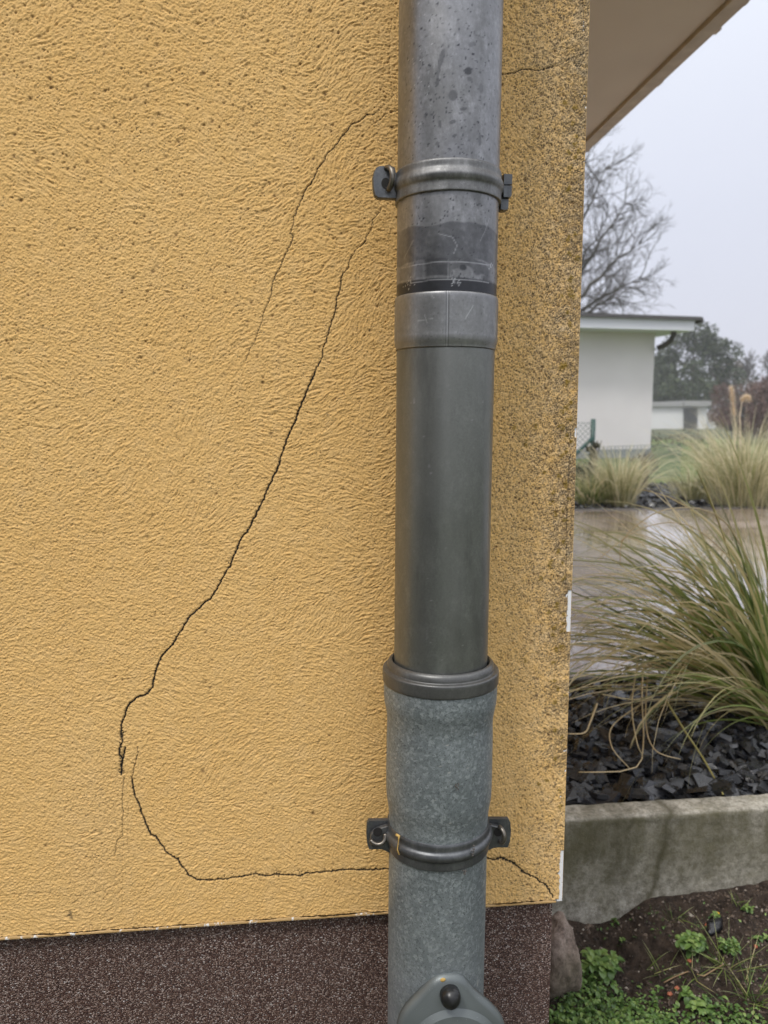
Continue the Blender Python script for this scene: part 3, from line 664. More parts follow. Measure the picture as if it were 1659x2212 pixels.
ear(r2, [(1038,1782),(1060,1780),(1078,1784),(1086,1792),(1089,1810),(1086,1826),(1066,1830),(1050,1836),(1040,1850),(1032,1840)], AY - .006, AY - .0005, mcl.m, 'ear')
for (hx, hy) in ((816, 1797), (1076, 1797)):
    b = MB(); q = onY(hx, hy, AY - .0062)
    b.add([(q.x, AY - .0066, q.z)] + [(q.x + .005 * math.cos(6.283 * k / n), AY - .0065, q.z + .0052 * math.sin(6.283 * k / n)) for k in range(n)], [(0, k + 1, (k + 1) % n + 1) for k in range(n)])
    part(b, r2, 'hole', mhole.m)
loop(r2, 1080, 1803, .0085, .0024, -.2, 3.2, .35, mpn.m, AY - .007)
q = onY(815, 1806, AY - .008); b = MB(); pts = []
for k in range(17):
    a = -2.6 + 2.9 * k / 16; pts.append(q + Vector((.0085 * math.cos(a), -.004 * math.sin(k / 16 * math.pi), .0075 * math.sin(a))))
b.tube(pts, .0024, 12); part(b, r2, 'pin', mpn.m)
b = MB(); b.tube([(ax, AY + .05, zc_), (ax, .02, zc_)], .005, 10); part(b, r2, 'wall_bolt', mcl.m)
for (px, py, rr_, sc_) in ((986, 1701, .0563, 1.0), (1020, 1842, .0592, 1.1), (1004, 1883, .056, .6)):
    import random as _r; q_ = _r.Random(int(px)); b = MB(); t, z = pixel_angle(px, py, rr_)
    for k in range(16):
        tt_ = t + q_.gauss(0, .022) * sc_; zz_ = z + q_.gauss(0, .0024) * sc_; s_ = q_.uniform(.0006, .0014); c_ = Vector((PIPX + (rr_ + .0003) * math.sin(tt_), AY - (rr_ + .0003) * math.cos(tt_), zz_))
        b.add([c_ + Vector(v_) * s_ for v_ in ((1, 0, 0), (0, 1, 0), (-1, 0, 0), (0, -1, 0), (0, 0, 1), (0, 0, -1))], [(0, 1, 4), (1, 2, 4), (2, 3, 4), (3, 0, 4), (1, 0, 5), (2, 1, 5), (3, 2, 5), (0, 3, 5)])
    local(b).build('dirt_lump', mdirt.m, pipe)
# yellow paint run on the lower clamp
b = MB(); prev = None
pts = []
for (x, y) in ((862,1803),(868,1806),(867,1812),(866,1822),(864,1834),(868,1846)):
    t, z = pixel_angle(x, y, .0595); pts.append((ax + .0595 * math.sin(t), AY - .0595 * math.cos(t), z))
b.tube(pts, [.0016, .0014, .0008, .0006, .0007, .0008], 6); part(b, r2, 'paint_run', md.m)

# ================================================================== GROUND AND TERRACE
KY = onZ(1440, 1758, TER).y                       # front face of the concrete edging
KT = 0.062
print('KY', KY, 'CX', CX, 'WB', WB, 'EX', EX)
PY0 = onZ(1260, 1465, TER).y; PY1 = onZ(1400, 1102, TER).y
# outline of soil against the edging
SB = [(1150,1982),(1200,1982),(1240,1990),(1273,1993),(1310,1990),(1340,1978),(1365,1962),(1392,1944),(1424,1933),(1475,1930),(1526,1925),(1590,1915),(1659,1901),(1800,1885)]
SBp = [onY(x, y, KY) for x, y in SB]; sbx = np.array([p.x for p in SBp]); sbz = np.array([p.z for p in SBp])
print('soil z', sbz)
def soil_z(x, y):
    zk = np.interp(x, sbx, sbz); t = np.clip((KY - y) / 0.55, 0, 1)
    return zk * (1 - t) + (zk * .35 - .03) * t
mground = Mat('far_ground', rough=.95); mground.col(mground.mix(mground.ramp(mground.noise(.6, 6), [(.4, 0), (.65, 1)]), (.055, .075, .028), (.085, .080, .050)))
xs = np.array([-900, -300, -100, -30, -8, 0, 8, 30, 100, 300, 900.]); ys = np.array([-900, -300, -60, -10, 0, KY + .02, KY + .021, 8, 30, 100, 300, 900.])
Xg, Yg = np.meshgrid(xs, ys); Zg = np.where(Yg > KY + .0205, TER - .02, -.10)
V = np.stack([Xg, Yg, Zg], -1).reshape(-1, 3); nx = len(xs)
ii = (np.arange(len(ys) - 1)[:, None] * nx + np.arange(nx - 1)[None]).ravel()
tag(npmesh('ground', V, np.stack([ii, ii + 1, ii + nx + 1, ii + nx], -1), mground.m, smooth=False), 'flat grassy ground reaching away to the misty horizon', kind='structure')
# soil patch in front of the edging
sx = np.arange(.22, 1.9, .004); sy = np.arange(-.5, KY + .004, .004)
SX, SY = np.meshgrid(sx, sy); hs, ws = SX.shape
SZ = soil_z(SX, SY) + (.006 * fld(hs, ws, 34, 41) + .0032 * fld(hs, ws, 10, 42) + .0034 * fld(hs, ws, 4, 43)) * np.clip((KY - SY) / .06 + .22, 0, 1)
V = np.stack([SX, SY, SZ], -1).reshape(-1, 3); ii = (np.arange(hs - 1)[:, None] * ws + np.arange(ws - 1)[None]).ravel()
mso = Mat('dark_soil', rough=.9, spec=.35)
c = mso.mix(mso.ramp(mso.noise(60, 5, .7), [(.35, 0), (.7, 1)]), (.030, .020, .014), (.13, .092, .066)); c = mso.mix(mso.ramp(mso.voro(150, out='Distance'), [(.0, .8), (.16, 0)]), c, (.14, .105, .08))
mso.col(c); mso.rough(mso.ramp(mso.noise(40, 3), [(.4, .55), (.6, .95)])); mso.bump(mso.noise(230, 7, .85), dist=.009, strength=1)
tag(npmesh('soil', V, np.stack([ii, ii + 1, ii + ws + 1, ii + ws], -1), mso.m), 'damp dark soil below the concrete edging', kind='structure')
def soil_at(x, y):
    j = int(min(max((y - sy[0]) / .004, 0), hs - 1)); i = int(min(max((x - sx[0]) / .004, 0), ws - 1)); return SZ[j, i]
# concrete edging (two slabs with a joint)
mco = Mat('mossy_concrete', rough=.85)
c = mco.mix(mco.ramp(mco.noise(75, 6, .8), [(.38, 0), (.62, 1)]), (.20, .185, .145), (.52, .49, .42))
c = mco.mix(mco.ramp(mco.noise(16, 5, .65), [(.50, 0), (.72, .5)]), c, (.15, .135, .07))
zc3 = mco.xyz()[2]
grad = mco.math('MULTIPLY', mco.attr('damp'), mco.ramp(mco.noise(24, 4, vec=mco.mapping((1, 1, .25))), [(.3, .35), (.7, .95)]))
c = mco.mix(grad, c, (.105, .095, .045))
c = mco.mix(mco.ramp(mco.noise(260, 3, .7), [(.66, 0), (.72, .6)]), c, (.50, .48, .43))
c = mco.mix(mco.ramp(mco.voro(120), [(.04, .7), (.14, 0)]), c, (.06, .055, .04))
c = mco.mix(mco.math('MULTIPLY', mco.attr('streak'), .8), c, (.06, .052, .02))
mco.col(c); mco.bump(mco.noise(150, 6, .75), dist=.003, strength=.8)
kerb = tag(empty('concrete_edging', (1.2, KY + KT / 2, .0)), 'long mossy grey concrete edging slab holding back the black slate bed', 'edging')
jx = onY(1440, 1900, KY).x
def slab(x0, x1, seed):
    nxx = int((x1 - x0) / .006) + 1; gx = np.linspace(x0, x1, nxx)
    prof = [(0, -.16), (0, TER - .006), (.003, TER - .0015), (.008, TER), (KT - .012, TER + .0005), (KT - .003, TER - .004), (KT, TER - .014), (KT, -.05)]
    pf = []
    for (a, b2) in zip(prof[:-1], prof[1:]):
        l_ = math.hypot(a[0] - b2[0], a[1] - b2[1]); n = max(1, int(l_ / .006))
        for k in range(n): pf.append((a[0] + (b2[0] - a[0]) * k / n, a[1] + (b2[1] - a[1]) * k / n))
    pf.append(prof[-1]); pf = np.array(pf); nn = len(pf)
    f = fld(nn, nxx, 5, seed) * .0005 + fld(nn, nxx, 60, seed + 1) * .0004
    X = np.repeat(gx[None], nn, 0); Y = KY + np.repeat(pf[:, :1], nxx, 1) + f; Z = np.repeat(pf[:, 1:], nxx, 1) + f
    V = np.stack([X, Y, Z], -1).reshape(-1, 3) - np.array(kerb.location); ii = (np.arange(nn - 1)[:, None] * nxx + np.arange(nxx - 1)[None]).ravel()
    Fq = np.stack([ii, ii + 1, ii + nxx + 1, ii + nxx], -1); st = np.zeros(X.shape)
    for (xa, ya, xb, yb, w_, v_) in ((1443, 1800, 1402, 1945, .0075, 1), (1447, 1790, 1425, 1880, .018, .55), (1335, 1790, 1325, 1900, .016, .5), (1290, 1790, 1285, 1850, .022, .35), (1355, 1860, 1350, 1900, .006, .6), (1560, 1760, 1550, 1860, .025, .35)):
        A_ = onY(xa, ya, KY); B_ = onY(xb, yb, KY); t_ = np.clip((A_.z - Z) / (A_.z - B_.z), 0, 1.15); cx_ = A_.x + (B_.x - A_.x) * t_ + .004 * fld(nn, nxx, 9, seed + 7)
        st = np.maximum(st, np.exp(-((X - cx_) / w_) ** 2) * v_ * (t_ < 1.1) * (Z < TER + .002))
    caps = [np.array([tuple(range(0, nn * nxx, nxx))[::-1]]), np.array([tuple(range(nxx - 1, nn * nxx, nxx))])]
    npmesh('slab', V, [Fq] + caps, mco.m, kerb, attrs={'streak': st.ravel(), 'damp': (np.clip((Z - .10) / .13, 0, 1) * (np.repeat(pf[:, :1], nxx, 1) < .002)).ravel()})
slab(.12, 2.8, 81)
# rough concrete haunch with a round lower edge is the slab foot; boulder at the house corner
mbo = Mat('pink_granite', rough=.8); c = mbo.mix(mbo.ramp(mbo.noise(45, 6, .75), [(.35, 0), (.65, 1)]), (.14, .10, .08), (.66, .52, .44)); c = mbo.mix(mbo.ramp(mbo.noise(8, 3), [(.45, 0), (.7, .6)]), c, (.13, .12, .06)); mbo.col(c); mbo.bump(mbo.noise(120, 7, .85), dist=.009)
def rock(name, loc, rx, ry, rz, mat, seed, sub=5, amp=.12, rot=0):
    import bmesh
    bm = bmesh.new(); bmesh.ops.create_icosphere(bm, subdivisions=sub, radius=1); r = random.Random(seed)
    from mathutils import noise as mn
    for v in bm.verts:
        p = v.co.copy(); d = 1 + amp * mn.noise(p * 1.3 + Vector((seed, 0, 0))) * 2 + amp * .5 * mn.noise(p * 3 + Vector((0, seed, 0))) + amp * .25 * mn.noise(p * 8)
        v.co = Vector((p.x * rx * d, p.y * ry * d, p.z * rz * d))
    me = bpy.data.meshes.new(name); bm.to_mesh(me); bm.free(); me.materials.append(mat)
    me.polygons.foreach_set('use_smooth', [True] * len(me.polygons))
    o = bpy.data.objects.new(name, me); o.location = loc; o.rotation_euler = (0, 0, rot); C.objects.link(o); return o
bp = onY(1213, 2068, KY - .17)
tag(rock('boulder', (bp.x - .008, bp.y, bp.z + .004), .036, .045, .064, mbo.m, 3, 5, .17), 'pinkish granite boulder wedged beside the dark speckled plinth', 'boulder')

# slate bed
mbed = Mat('bed_earth', rough=.9, col=(.010, .010, .011)); mbed.bump(mbed.noise(60, 4), dist=.01)
def sheet(name, x0, x1, y0, y1, z, mat, label):
    b = MB(); b.add([(x0, y0, z), (x1, y0, z), (x1, y1, z), (x0, y1, z)], [(0, 1, 2, 3)]); return tag(b.build(name, mat), label, kind='structure')
sheet('gravel_bed', .33, 5, KY + KT - .002, PY0, TER - .016, mbed.m, 'dark earth under the slate chippings in front of the patio')
BY1 = onZ(1400, 1078, TER).y + 1.6
sheet('gravel_bed', .33, 40, PY1, BY1, TER - .012, mbed.m, 'dark strip of slate bed behind the patio')
msl2 = Mat('slate', rough=.35, spec=.6)
c = msl2.ramp(msl2.attr('tone'), [(0, (.005, .005, .006)), (.6, (.013, .014, .016)), (.9, (.030, .031, .036)), (1, (.07, .072, .08))])
msl2.col(msl2.mix(msl2.ramp(msl2.noise(120, 4), [(.4, 0), (.7, .3)]), c, (.035, .035, .04))); msl2.rough(msl2.ramp(msl2.noise(60, 3), [(.35, .12), (.65, .48)])); msl2.bump(msl2.noise(160, 4, vec=msl2.mapping((1, 1, 3))), dist=.0015, strength=.7)
def chips(name, n, x0, x1, y0, y1, z0, smin, smax, label, seed, lay=.03):
    r = np.random.default_rng(seed); V = []; Fs = []; A = []
    for k in range(n):
        ns = r.integers(4, 7); s = r.uniform(smin, smax) * (1 if r.uniform() > .1 else 1.4); th = s * r.uniform(.10, .34)
        an = np.sort(r.uniform(0, 2 * math.pi, ns)); an = np.linspace(0, 2 * math.pi, ns, endpoint=False) + r.uniform(-.35, .35, ns)
        rr = s * r.uniform(.35, .62, ns) ; el = r.uniform(.5, 1)
        top = np.stack([rr * np.cos(an), rr * np.sin(an) * el, np.full(ns, th / 2) * r.uniform(.5, 1.3, ns)], -1); bot = top * np.array([1.03, 1.03, 0]) - np.array([0, 0, th / 2]) * r.uniform(.6, 1.2, (ns, 1)); bot[:, :2] += r.uniform(-.1, .1, 2) * s
        P = np.concatenate([top, bot]); e_ = Matrix.Rotation(r.uniform(0, 6.28), 3, 'Z') @ Matrix.Rotation(r.normal() * .42, 3, 'X') @ Matrix.Rotation(r.normal() * .35, 3, 'Y')
        P = P @ np.array(e_).T + np.array([r.uniform(x0, x1), r.uniform(y0, y1), z0 + r.uniform(0, lay)]); b0 = len(V) and sum(map(len, V)) or 0
        V.append(P); A += [r.uniform() ** 1.3] * (2 * ns)
        Fs.append((b0, ns))
    F3 = []; 
    V = np.concatenate(V)
    fl = []
    for b0, ns in Fs:
        fl.append(tuple(b0 + i for i in range(ns))); fl.append(tuple(b0 + ns + i for i in reversed(range(ns))))
        for i in range(ns): fl.append((b0 + i, b0 + ns + i, b0 + ns + (i + 1) % ns, b0 + (i + 1) % ns))
    me = bpy.data.meshes.new(name); me.from_pydata(V.tolist(), [], fl); me.materials.append(msl2.m); me.update()
    at = me.attributes.new('tone', 'FLOAT', 'POINT'); at.data.foreach_set('value', A)
    o = bpy.data.objects.new(name, me); C.objects.link(o); return tag(o, label, 'gravel', kind='stuff')
chips('slate_chippings', 3900, .45, 2.0, KY + KT + .004, PY0 - .05, TER - .016, .022, .056, 'wet black slate chippings filling the bed behind the concrete edging', 5, .022)
chips('slate_chippings', 4200, 1.2, 6.5, PY1 + .06, BY1, TER - .012, .03, .07, 'dark slate strip around the grasses behind the wet patio', 6, .03)
# patio
mpa = Mat('wet_paving', spec=.6)
c = mpa.mix(mpa.ramp(mpa.noise(2.2, 5, .6), [(.35, 0), (.65, 1)]), (.27, .20, .155), (.44, .36, .32))
c = mpa.mix(mpa.ramp(mpa.noise(60, 4, .7), [(.4, 0), (.7, .35)]), c, (.17, .13, .10))
br = mpa.n('ShaderNodeTexBrick'); br.inputs['Scale'].default_value = 1.0; br.inputs['Mortar Size'].default_value = .008; br.inputs['Brick Width'].default_value = .6; br.inputs['Row Height'].default_value = .4; br.offset = .5
br.inputs['Color1'].default_value = (0, 0, 0, 1); br.inputs['Color2'].default_value = (.25, .25, .25, 1); br.inputs['Mortar'].default_value = (1, 1, 1, 1); mpa.l(mpa.co, br.inputs['Vector'])
c = mpa.mix(mpa.math('MULTIPLY', br.outputs['Fac'], .85), c, (.10, .08, .065))
mpa.col(c); pud = mpa.noise(1.1, 4, .6); mpa.rough(mpa.ramp(pud, [(.42, .02), (.60, .20)])); mpa.l(mpa.ramp(pud, [(.42, (1, 1, 1)), (.62, (.35, .35, .35))]), mpa.p.inputs['Coat Weight']); mpa.p.inputs['Coat Roughness'].default_value = .02; mpa.p.inputs['Coat IOR'].default_value = 1.9; mpa.p.inputs['IOR'].default_value = 1.8
mpa.bump(mpa.noise(5, 3), dist=.0012, strength=.3)
sheet('patio', .33, 12, PY0, PY1, TER + .004, mpa.m, 'wet pinkish paved patio with puddles mirroring the sky')
mke = Mat('edge_timber', rough=.6); mke.col(mke.mix(mke.ramp(mke.noise(20, 4, vec=mke.mapping((.2, 2, 2))), [(.3, 0), (.7, 1)]), (.05, .045, .04), (.13, .12, .105))); mke.bump(mke.noise(60, 4, vec=mke.mapping((.1, 1, 1))), dist=.003)
b = MB(); b.box(.34, 12, PY0 - .034, PY0 - .002, TER - .05, TER + .010, bev=.003)
tag(b.build('edging_board', mke.m), 'thin dark board edging along the near side of the wet patio', 'edging')
b = MB(); b.box(.34, 12, PY1 + .002, PY1 + .05, TER - .05, TER + .012, bev=.004)
tag(b.build('edging_board', mke.m), 'low dark edging strip along the far side of the wet patio', 'edging')
# lawn beyond
mla = Mat('lawn_green', rough=.9); mla.col(mla.mix(mla.ramp(mla.noise(3, 5), [(.35, 0), (.65, 1)]), (.085, .125, .030), (.13, .17, .045))); mla.bump(mla.noise(80, 4), dist=.02)
sheet('lawn', 3, 30, BY1 + .004, 24, TER - .006, mla.m, 'bright green lawn behind the grasses')

# ================================================================== PLANTS
def blade_mesh(name, blades, mat, parent=None, seg=10, fold=.25):
    """blades: (base, azimuth, tilt, length, droop, width, tone, twist)"""
    nB = len(blades); B = np.array([list(b[0]) + list(b[1:]) for b in blades], np.float64)
    t = np.linspace(0, 1, seg + 1); V = np.zeros((nB, seg + 1, 2, 3)); A = np.zeros((nB, seg + 1, 2)); Q = np.zeros((nB, seg + 1, 2))
    roll = np.random.default_rng(nB).uniform(-1.3, 1.3, nB)[:, None]
    pos = B[:, :3].copy(); az = B[:, 3].copy(); ti = B[:, 4].copy(); step = B[:, 5] / seg
    for k in range(seg + 1):
        wd = B[:, 7] * np.clip(1 - t[k] ** 2.2, 0.04, 1) * min(1, .55 + t[k] * 2)
        side = np.stack([-np.sin(az + B[:, 9] * t[k]), np.cos(az + B[:, 9] * t[k]), np.full(nB, fold)], -1)
        dd = np.stack([np.sin(ti) * np.cos(az), np.sin(ti) * np.sin(az), np.cos(ti)], -1); side = side * np.cos(roll) + np.cross(dd, side) * np.sin(roll)
        V[:, k, 0] = pos - side * wd[:, None] / 2; V[:, k, 1] = pos + side * wd[:, None] / 2
        A[:, k] = B[:, 8][:, None]; Q[:, k] = t[k]
        d = np.stack([np.sin(ti) * np.cos(az), np.sin(ti) * np.sin(az), np.cos(ti)], -1); pos = pos + d * step[:, None]
        ti = ti + B[:, 6] * (.35 + 1.3 * t[k]) / seg; az = az + B[:, 9] * .35 / seg
    n = (seg + 1) * 2; i0 = (np.arange(nB) * n)[:, None]; k = (np.arange(seg) * 2)[None]
    Fq = np.stack([i0 + k, i0 + k + 1, i0 + k + 3, i0 + k + 2], -1).reshape(-1, 4)
    return npmesh(name, V.reshape(-1, 3), Fq, mat, parent, smooth=True, attrs={'tone': A.ravel(), 'along': Q.ravel()})
def grassmat(name, g1, g2, straw, tip, tipf=.75):
    m = Mat(name, rough=.55, spec=.4)
    c = m.ramp(m.attr('tone'), [(0, g1), (.45, g2), (.62, straw), (1, tip)])
    c = m.mix(m.math('MULTIPLY', m.ramp(m.attr('along'), [(.45, 0), (1, 1)]), tipf), c, tip)
    m.col(c); m.p.inputs['Subsurface Weight'].default_value = 0
    tr = m.n('ShaderNodeBsdfTranslucent'); m.inp(tr.inputs[0], c); ms_ = m.n('ShaderNodeMixShader'); ms_.inputs[0].default_value = .38
    out = m.t.nodes['Material Output']; m.l(m.p.outputs[0], ms_.inputs[1]); m.l(tr.outputs[0], ms_.inputs[2]); m.l(ms_.outputs[0], out.inputs[0]); return m.m
mgr = grassmat('sedge_blade', (.045, .095, .018), (.24, .31, .075), (.62, .53, .26), (.90, .78, .56), .4)
mgr2 = grassmat('pale_grass_blade', (.14, .155, .05), (.34, .34, .16), (.58, .53, .32), (.78, .71, .50))
r = random.Random(3)
# big near clump: base just out of the frame on the right
gb = onZ(1700, 1555, TER)
bl = []
for k in range(290):
    a = r.gauss(math.pi, 1.1) if k % 3 else r.gauss(math.pi, .35); q = r.uniform(0, .085); p0 = (gb.x + q * math.cos(a) + r.gauss(0, .02), gb.y + q * math.sin(a) * .9 + r.gauss(0, .02), TER)
    if k % 3 == 0:
        bl.append((p0, a, r.uniform(.45, 1.05), r.uniform(.50, .86), r.uniform(.6, 2.0), r.uniform(.0060, .0110), r.random(), r.uniform(-1.5, 1.5))); continue
    bl.append((p0, a, r.uniform(.15, .95), r.uniform(.45, .85), r.uniform(1.1, 3.2), r.uniform(.0055, .0105), r.random() ** 1.05, r.uniform(-1.6, 1.6)))
for k in range(230):
    a = r.uniform(-3.14, 3.14); q = r.uniform(0, .08); p0 = (gb.x + q * math.cos(a), gb.y + q * math.sin(a), TER)
    bl.append((p0, a, r.uniform(.05, .6), r.uniform(.40, .72), r.uniform(.4, 1.8), r.uniform(.004, .007), r.random() * .6, r.uniform(-.6, .6)))
for k in range(130):   # low trailing ones lying over the slate, toward the house
    a = r.gauss(math.pi + .3, .45); q = r.uniform(0, .10); p0 = (gb.x + q * math.cos(a), gb.y + q * math.sin(a) - .02, TER + .01)
    bl.append((p0, a, r.uniform(.7, 1.25), r.uniform(.40, .88), r.uniform(.5, 1.5), r.uniform(.0036, .0066), r.uniform(.35, 1), r.uniform(-1, 1)))
for k in range(45):    # tall broad blades standing above the rest
    a = r.uniform(2.2, 4.4); q = r.uniform(0, .08); p0 = (gb.x + q * math.cos(a), gb.y + q * math.sin(a), TER)
    bl.append((p0, a, r.uniform(.08, .5), r.uniform(.55, .82), r.uniform(.3, 1.9), r.uniform(.008, .0125), r.uniform(.25, .85), r.uniform(-.8, .8)))
g1 = tag(empty('ornamental_grass', gb), 'large arching green and straw sedge spilling from the right over the black slate', 'ornamental grass', 'arching ornamental grasses')
def clumpmesh(root, bl, mat, seg=12):
    bl = [((b[0][0] - root.location.x, b[0][1] - root.location.y, b[0][2] - root.location.z),) + tuple(b[1:]) for b in bl]
    return blade_mesh('foliage', bl, mat, root, seg)
# blades that would fall through the ground curl up on it: shorten them
def clipblades(bl, floor):
    out = []
    for b in bl:
        ti = b[2]; z = b[0][2]; st = b[3] / 12; L0 = 0; ok = True
        for k in range(13):
            z += math.cos(ti) * st; ti += b[4] * (.35 + 1.3 * k / 12) / 12; L0 += st
            if z < floor: break
        if L0 < b[3] - 1e-6 and L0 < .6 * b[3]: b = (b[0], b[1], b[2], b[3] * .75, b[4] * .8) + tuple(b[5:])
        out.append(b)
    return out
bl = [q for q in bl if q[0][1] + math.sin(q[1]) * q[3] * .85 > KY + .10]
clumpmesh(g1, clipblades(bl, TER + .0), mgr)
# strong individual stalks seen against the patio
b = MB()
def stalk(pts, w0, w1, tone):
    P = [onY(x, y, Y) for x, y, Y in pts]; n = 14; Q = []
    for k in range(n + 1):
        t = k / n * (len(P) - 1); i = min(int(t), len(P) - 2); f = t - i
        p0 = P[max(i - 1, 0)]; p1 = P[i]; p2 = P[i + 1]; p3 = P[min(i + 2, len(P) - 1)]
        Q.append(.5 * ((2 * p1) + (-p0 + p2) * f + (2 * p0 - 5 * p1 + 4 * p2 - p3) * f * f + (-p0 + 3 * p1 - 3 * p2 + p3) * f ** 3))
    b.tube(Q, [w0 + (w1 - w0) * k / n for k in range(n + 1)], 5, a=tone)
gy = gb.y
stalk([(1659, 1420, gy), (1600, 1270, gy), (1560, 1150, gy - .02), (1525, 1060, gy - .03), (1505, 1015, gy - .03)], .0032, .0010, .35)
stalk([(1300, 1500, gy - .15), (1420, 1500, gy - .1), (1560, 1350, gy), (1659, 1330, gy)][::-1], .0030, .0012, .7)
stalk([(1640, 1260, gy), (1560, 1120, gy - .05), (1440, 1100, gy - .1), (1350, 1160, gy - .12), (1340, 1220, gy - .12)], .0020, .0008, .75)
stalk([(1620, 1250, gy), (1500, 1140, gy - .05), (1390, 1140, gy - .1), (1290, 1210, gy - .12)], .0018, .0007, .8)
stalk([(1640, 1340, gy), (1540, 1280, gy), (1380, 1225, gy - .05), (1234, 1210, gy - .1)], .0024, .0010, .3)
stalk([(1440, 1515, gy - .1), (1480, 1580, gy - .16), (1520, 1640, gy - .22), (1562, 1716, KY + .05)], .0030, .0018, .45)
stalk([(1480, 1520, gy), (1400, 1430, gy - .05), (1387, 1500, gy - .1), (1390, 1600, gy - .15), (1370, 1660, KY + .12), (1250, 1668, KY + .10)], .0022, .0012, .8)
stalk([(1420, 1500, gy), (1330, 1560, gy - .1), (1320, 1610, KY + .15), (1360, 1660, KY + .12)], .0020, .0010, .8)
stalk([(1400, 1450, gy), (1395, 1560, gy - .1), (1415, 1620, KY + .15), (1470, 1640, KY + .14)], .0020, .0010, .85)
stalk([(1380, 1420, gy), (1365, 1520, gy - .1), (1375, 1600, KY + .15), (1388, 1632, KY + .14)], .0020, .0010, .75)
stalk([(1290, 1520, gy - .1), (1275, 1560, gy - .15), (1262, 1583, KY + .18), (1225, 1585, KY + .18)], .0024, .0014, .8)
b.v = [tuple(Vector(p) - Vector(g1.location)) for p in b.v]
mst = Mat('stalk', rough=.5); mst.col(mst.ramp(mst.attr('tone'), [(0, (.10, .13, .03)), (.4, (.24, .22, .05)), (.7, (.50, .40, .22)), (1, (.62, .48, .30))]))
b.build('stalk', mst.m, g1, smooth=True, attr='tone')
def clump(px, py, n, ln, spread, label, mat, w=.005, seed=0, tonep=1.0, rad_=.09, dr=(.6, 2.0)):
    rr = random.Random(seed); c0 = onZ(px, py, TER); B_ = []
    for k in range(n):
        a = rr.uniform(-3.14, 3.14); q = rr.uniform(0, rad_); p0 = (c0.x + q * math.cos(a), c0.y + q * math.sin(a), TER)
        B_.append((p0, a + rr.gauss(0, .3), abs(rr.gauss(0, spread)) + .05, ln * rr.uniform(.55, 1.05), rr.uniform(*dr), rr.uniform(.5, 1) * w, rr.random() ** tonep, rr.uniform(-.6, .6)))
    root = tag(empty('ornamental_grass', c0), label, 'ornamental grass', 'arching ornamental grasses')
    clumpmesh(root, clipblades(B_, TER), mat, 8); return root, c0
clump(1338, 1092, 420, .62, .26, 'rounded pale tipped grass clump standing before the white garage', mgr2, .009, 11, .8, .13, (.5, 1.9))
r3, c3 = clump(1612, 1092, 850, .96, .30, 'tall shaggy pale grass clump beyond the patio carrying feathery plumes', mgr2, .009, 12, .7, .30, (.6, 2.2))
clump(1495, 1080, 240, .46, .36, 'small loose grass clump just left of the tall plumed grass', mgr2, .008, 13, 1.2, .14, (.8, 2.2))
clump(1275, 1090, 340, .42, .45, 'low dull green grass tuft at the foot of the green fence post', mgr, .009, 14, 1.6, .12, (.8, 2.0))
# plumes
mplu = Mat('plume', rough=.8, col=(.78, .66, .50)); b = MB(); rr = random.Random(5)
for (pts) in ([(1585, 1000), (1590, 930), (1583, 870), (1579, 838)], [(1600, 1000), (1598, 900), (1603, 866), (1612, 858), (1619, 864)]):
    P = [onY(x, y, c3.y - .05) for x, y in pts]; b.tube(P, [.004, .004, .003, .002, .0015][:len(P)], 5)
    for k in range(1300):
        t = rr.uniform(.5, 1) * (len(P) - 1); i = min(int(t), len(P) - 2); p = P[i].lerp(P[i + 1], t - i)
        d = Vector((rr.gauss(0, 1), rr.gauss(0, 1), rr.gauss(.6, .8))).normalized() * rr.uniform(.02, .05)
        s_ = Vector((rr.gauss(0, 1), rr.gauss(0, 1), 0)).normalized() * .0016; b.add([p - s_, p + s_, p + d], [(0, 1, 2)])
b.v = [tuple(Vector(p) - Vector(r3.location)) for p in b.v]; b.build('plume', mplu.m, r3)

# leafy weeds
def leaf(V, Fs, A, base, az, tilt, ln, wd, tone, cup=.3):
    """ovate leaf, 3x5 vertices"""
    us = (0, .28, .55, .84, 1.0); ws = (.12, .62, 1.0, .82, .25); b0 = len(V); ca, sa = math.cos(az), math.sin(az); x = z = 0.0; ti = tilt; px_ = 0
    for u, w_ in zip(us, ws):
        st = (u - px_) * ln; x += math.sin(ti) * st; z += math.cos(ti) * st; px_ = u; ti += .35
        for s_ in (-1, 0, 1):
            yy = s_ * w_ * wd / 2; zz = z + abs(s_) * w_ * wd * cup * .5
            V.append((base[0] + x * ca - yy * sa, base[1] + x * sa + yy * ca, base[2] + zz)); A.append(tone)
    for i in range(4):
        for j in range(2):
            q = b0 + i * 3 + j; Fs.append((q, q + 1, q + 4, q + 3))
mwe = Mat('weed_leaf', rough=.45, spec=.5); c = mwe.ramp(mwe.attr('tone'), [(0, (.035, .080, .016)), (.5, (.085, .160, .032)), (1, (.20, .28, .075))]); mwe.col(c)
mwe.bump(mwe.noise(240, 3), dist=.001, strength=.5)
def weed(c0, rl, n, label, seed, cat='weed', stems=1, up=.0):
    rr = random.Random(seed); V = []; Fs = []; A = []
    for s_ in range(stems):
        ox, oy = (rr.gauss(0, rl * .6), rr.gauss(0, rl * .5)) if s_ else (0, 0); hh = rr.uniform(.2, 1) * up
        for k in range(n):
            f = k / n; leaf(V, Fs, A, (ox, oy, hh + f * rl * .25), k * 2.4 + rr.uniform(-.5, .5), 1.25 - .9 * f + rr.gauss(0, .25), rl * (1 - .45 * f) * rr.uniform(.55, 1.2), rl * rr.uniform(.42, .58) * (1 - .3 * f), min(1, max(0, .35 + .5 * f + rr.gauss(0, .12))))
    c0 = Vector((c0.x, c0.y, soil_at(c0.x, c0.y) + .002)); o = npmesh('weed', V, np.array(Fs), mwe.m, attrs={'tone': A}); o.location = c0
    return tag(o, label, cat, 'weeds growing in the soil')
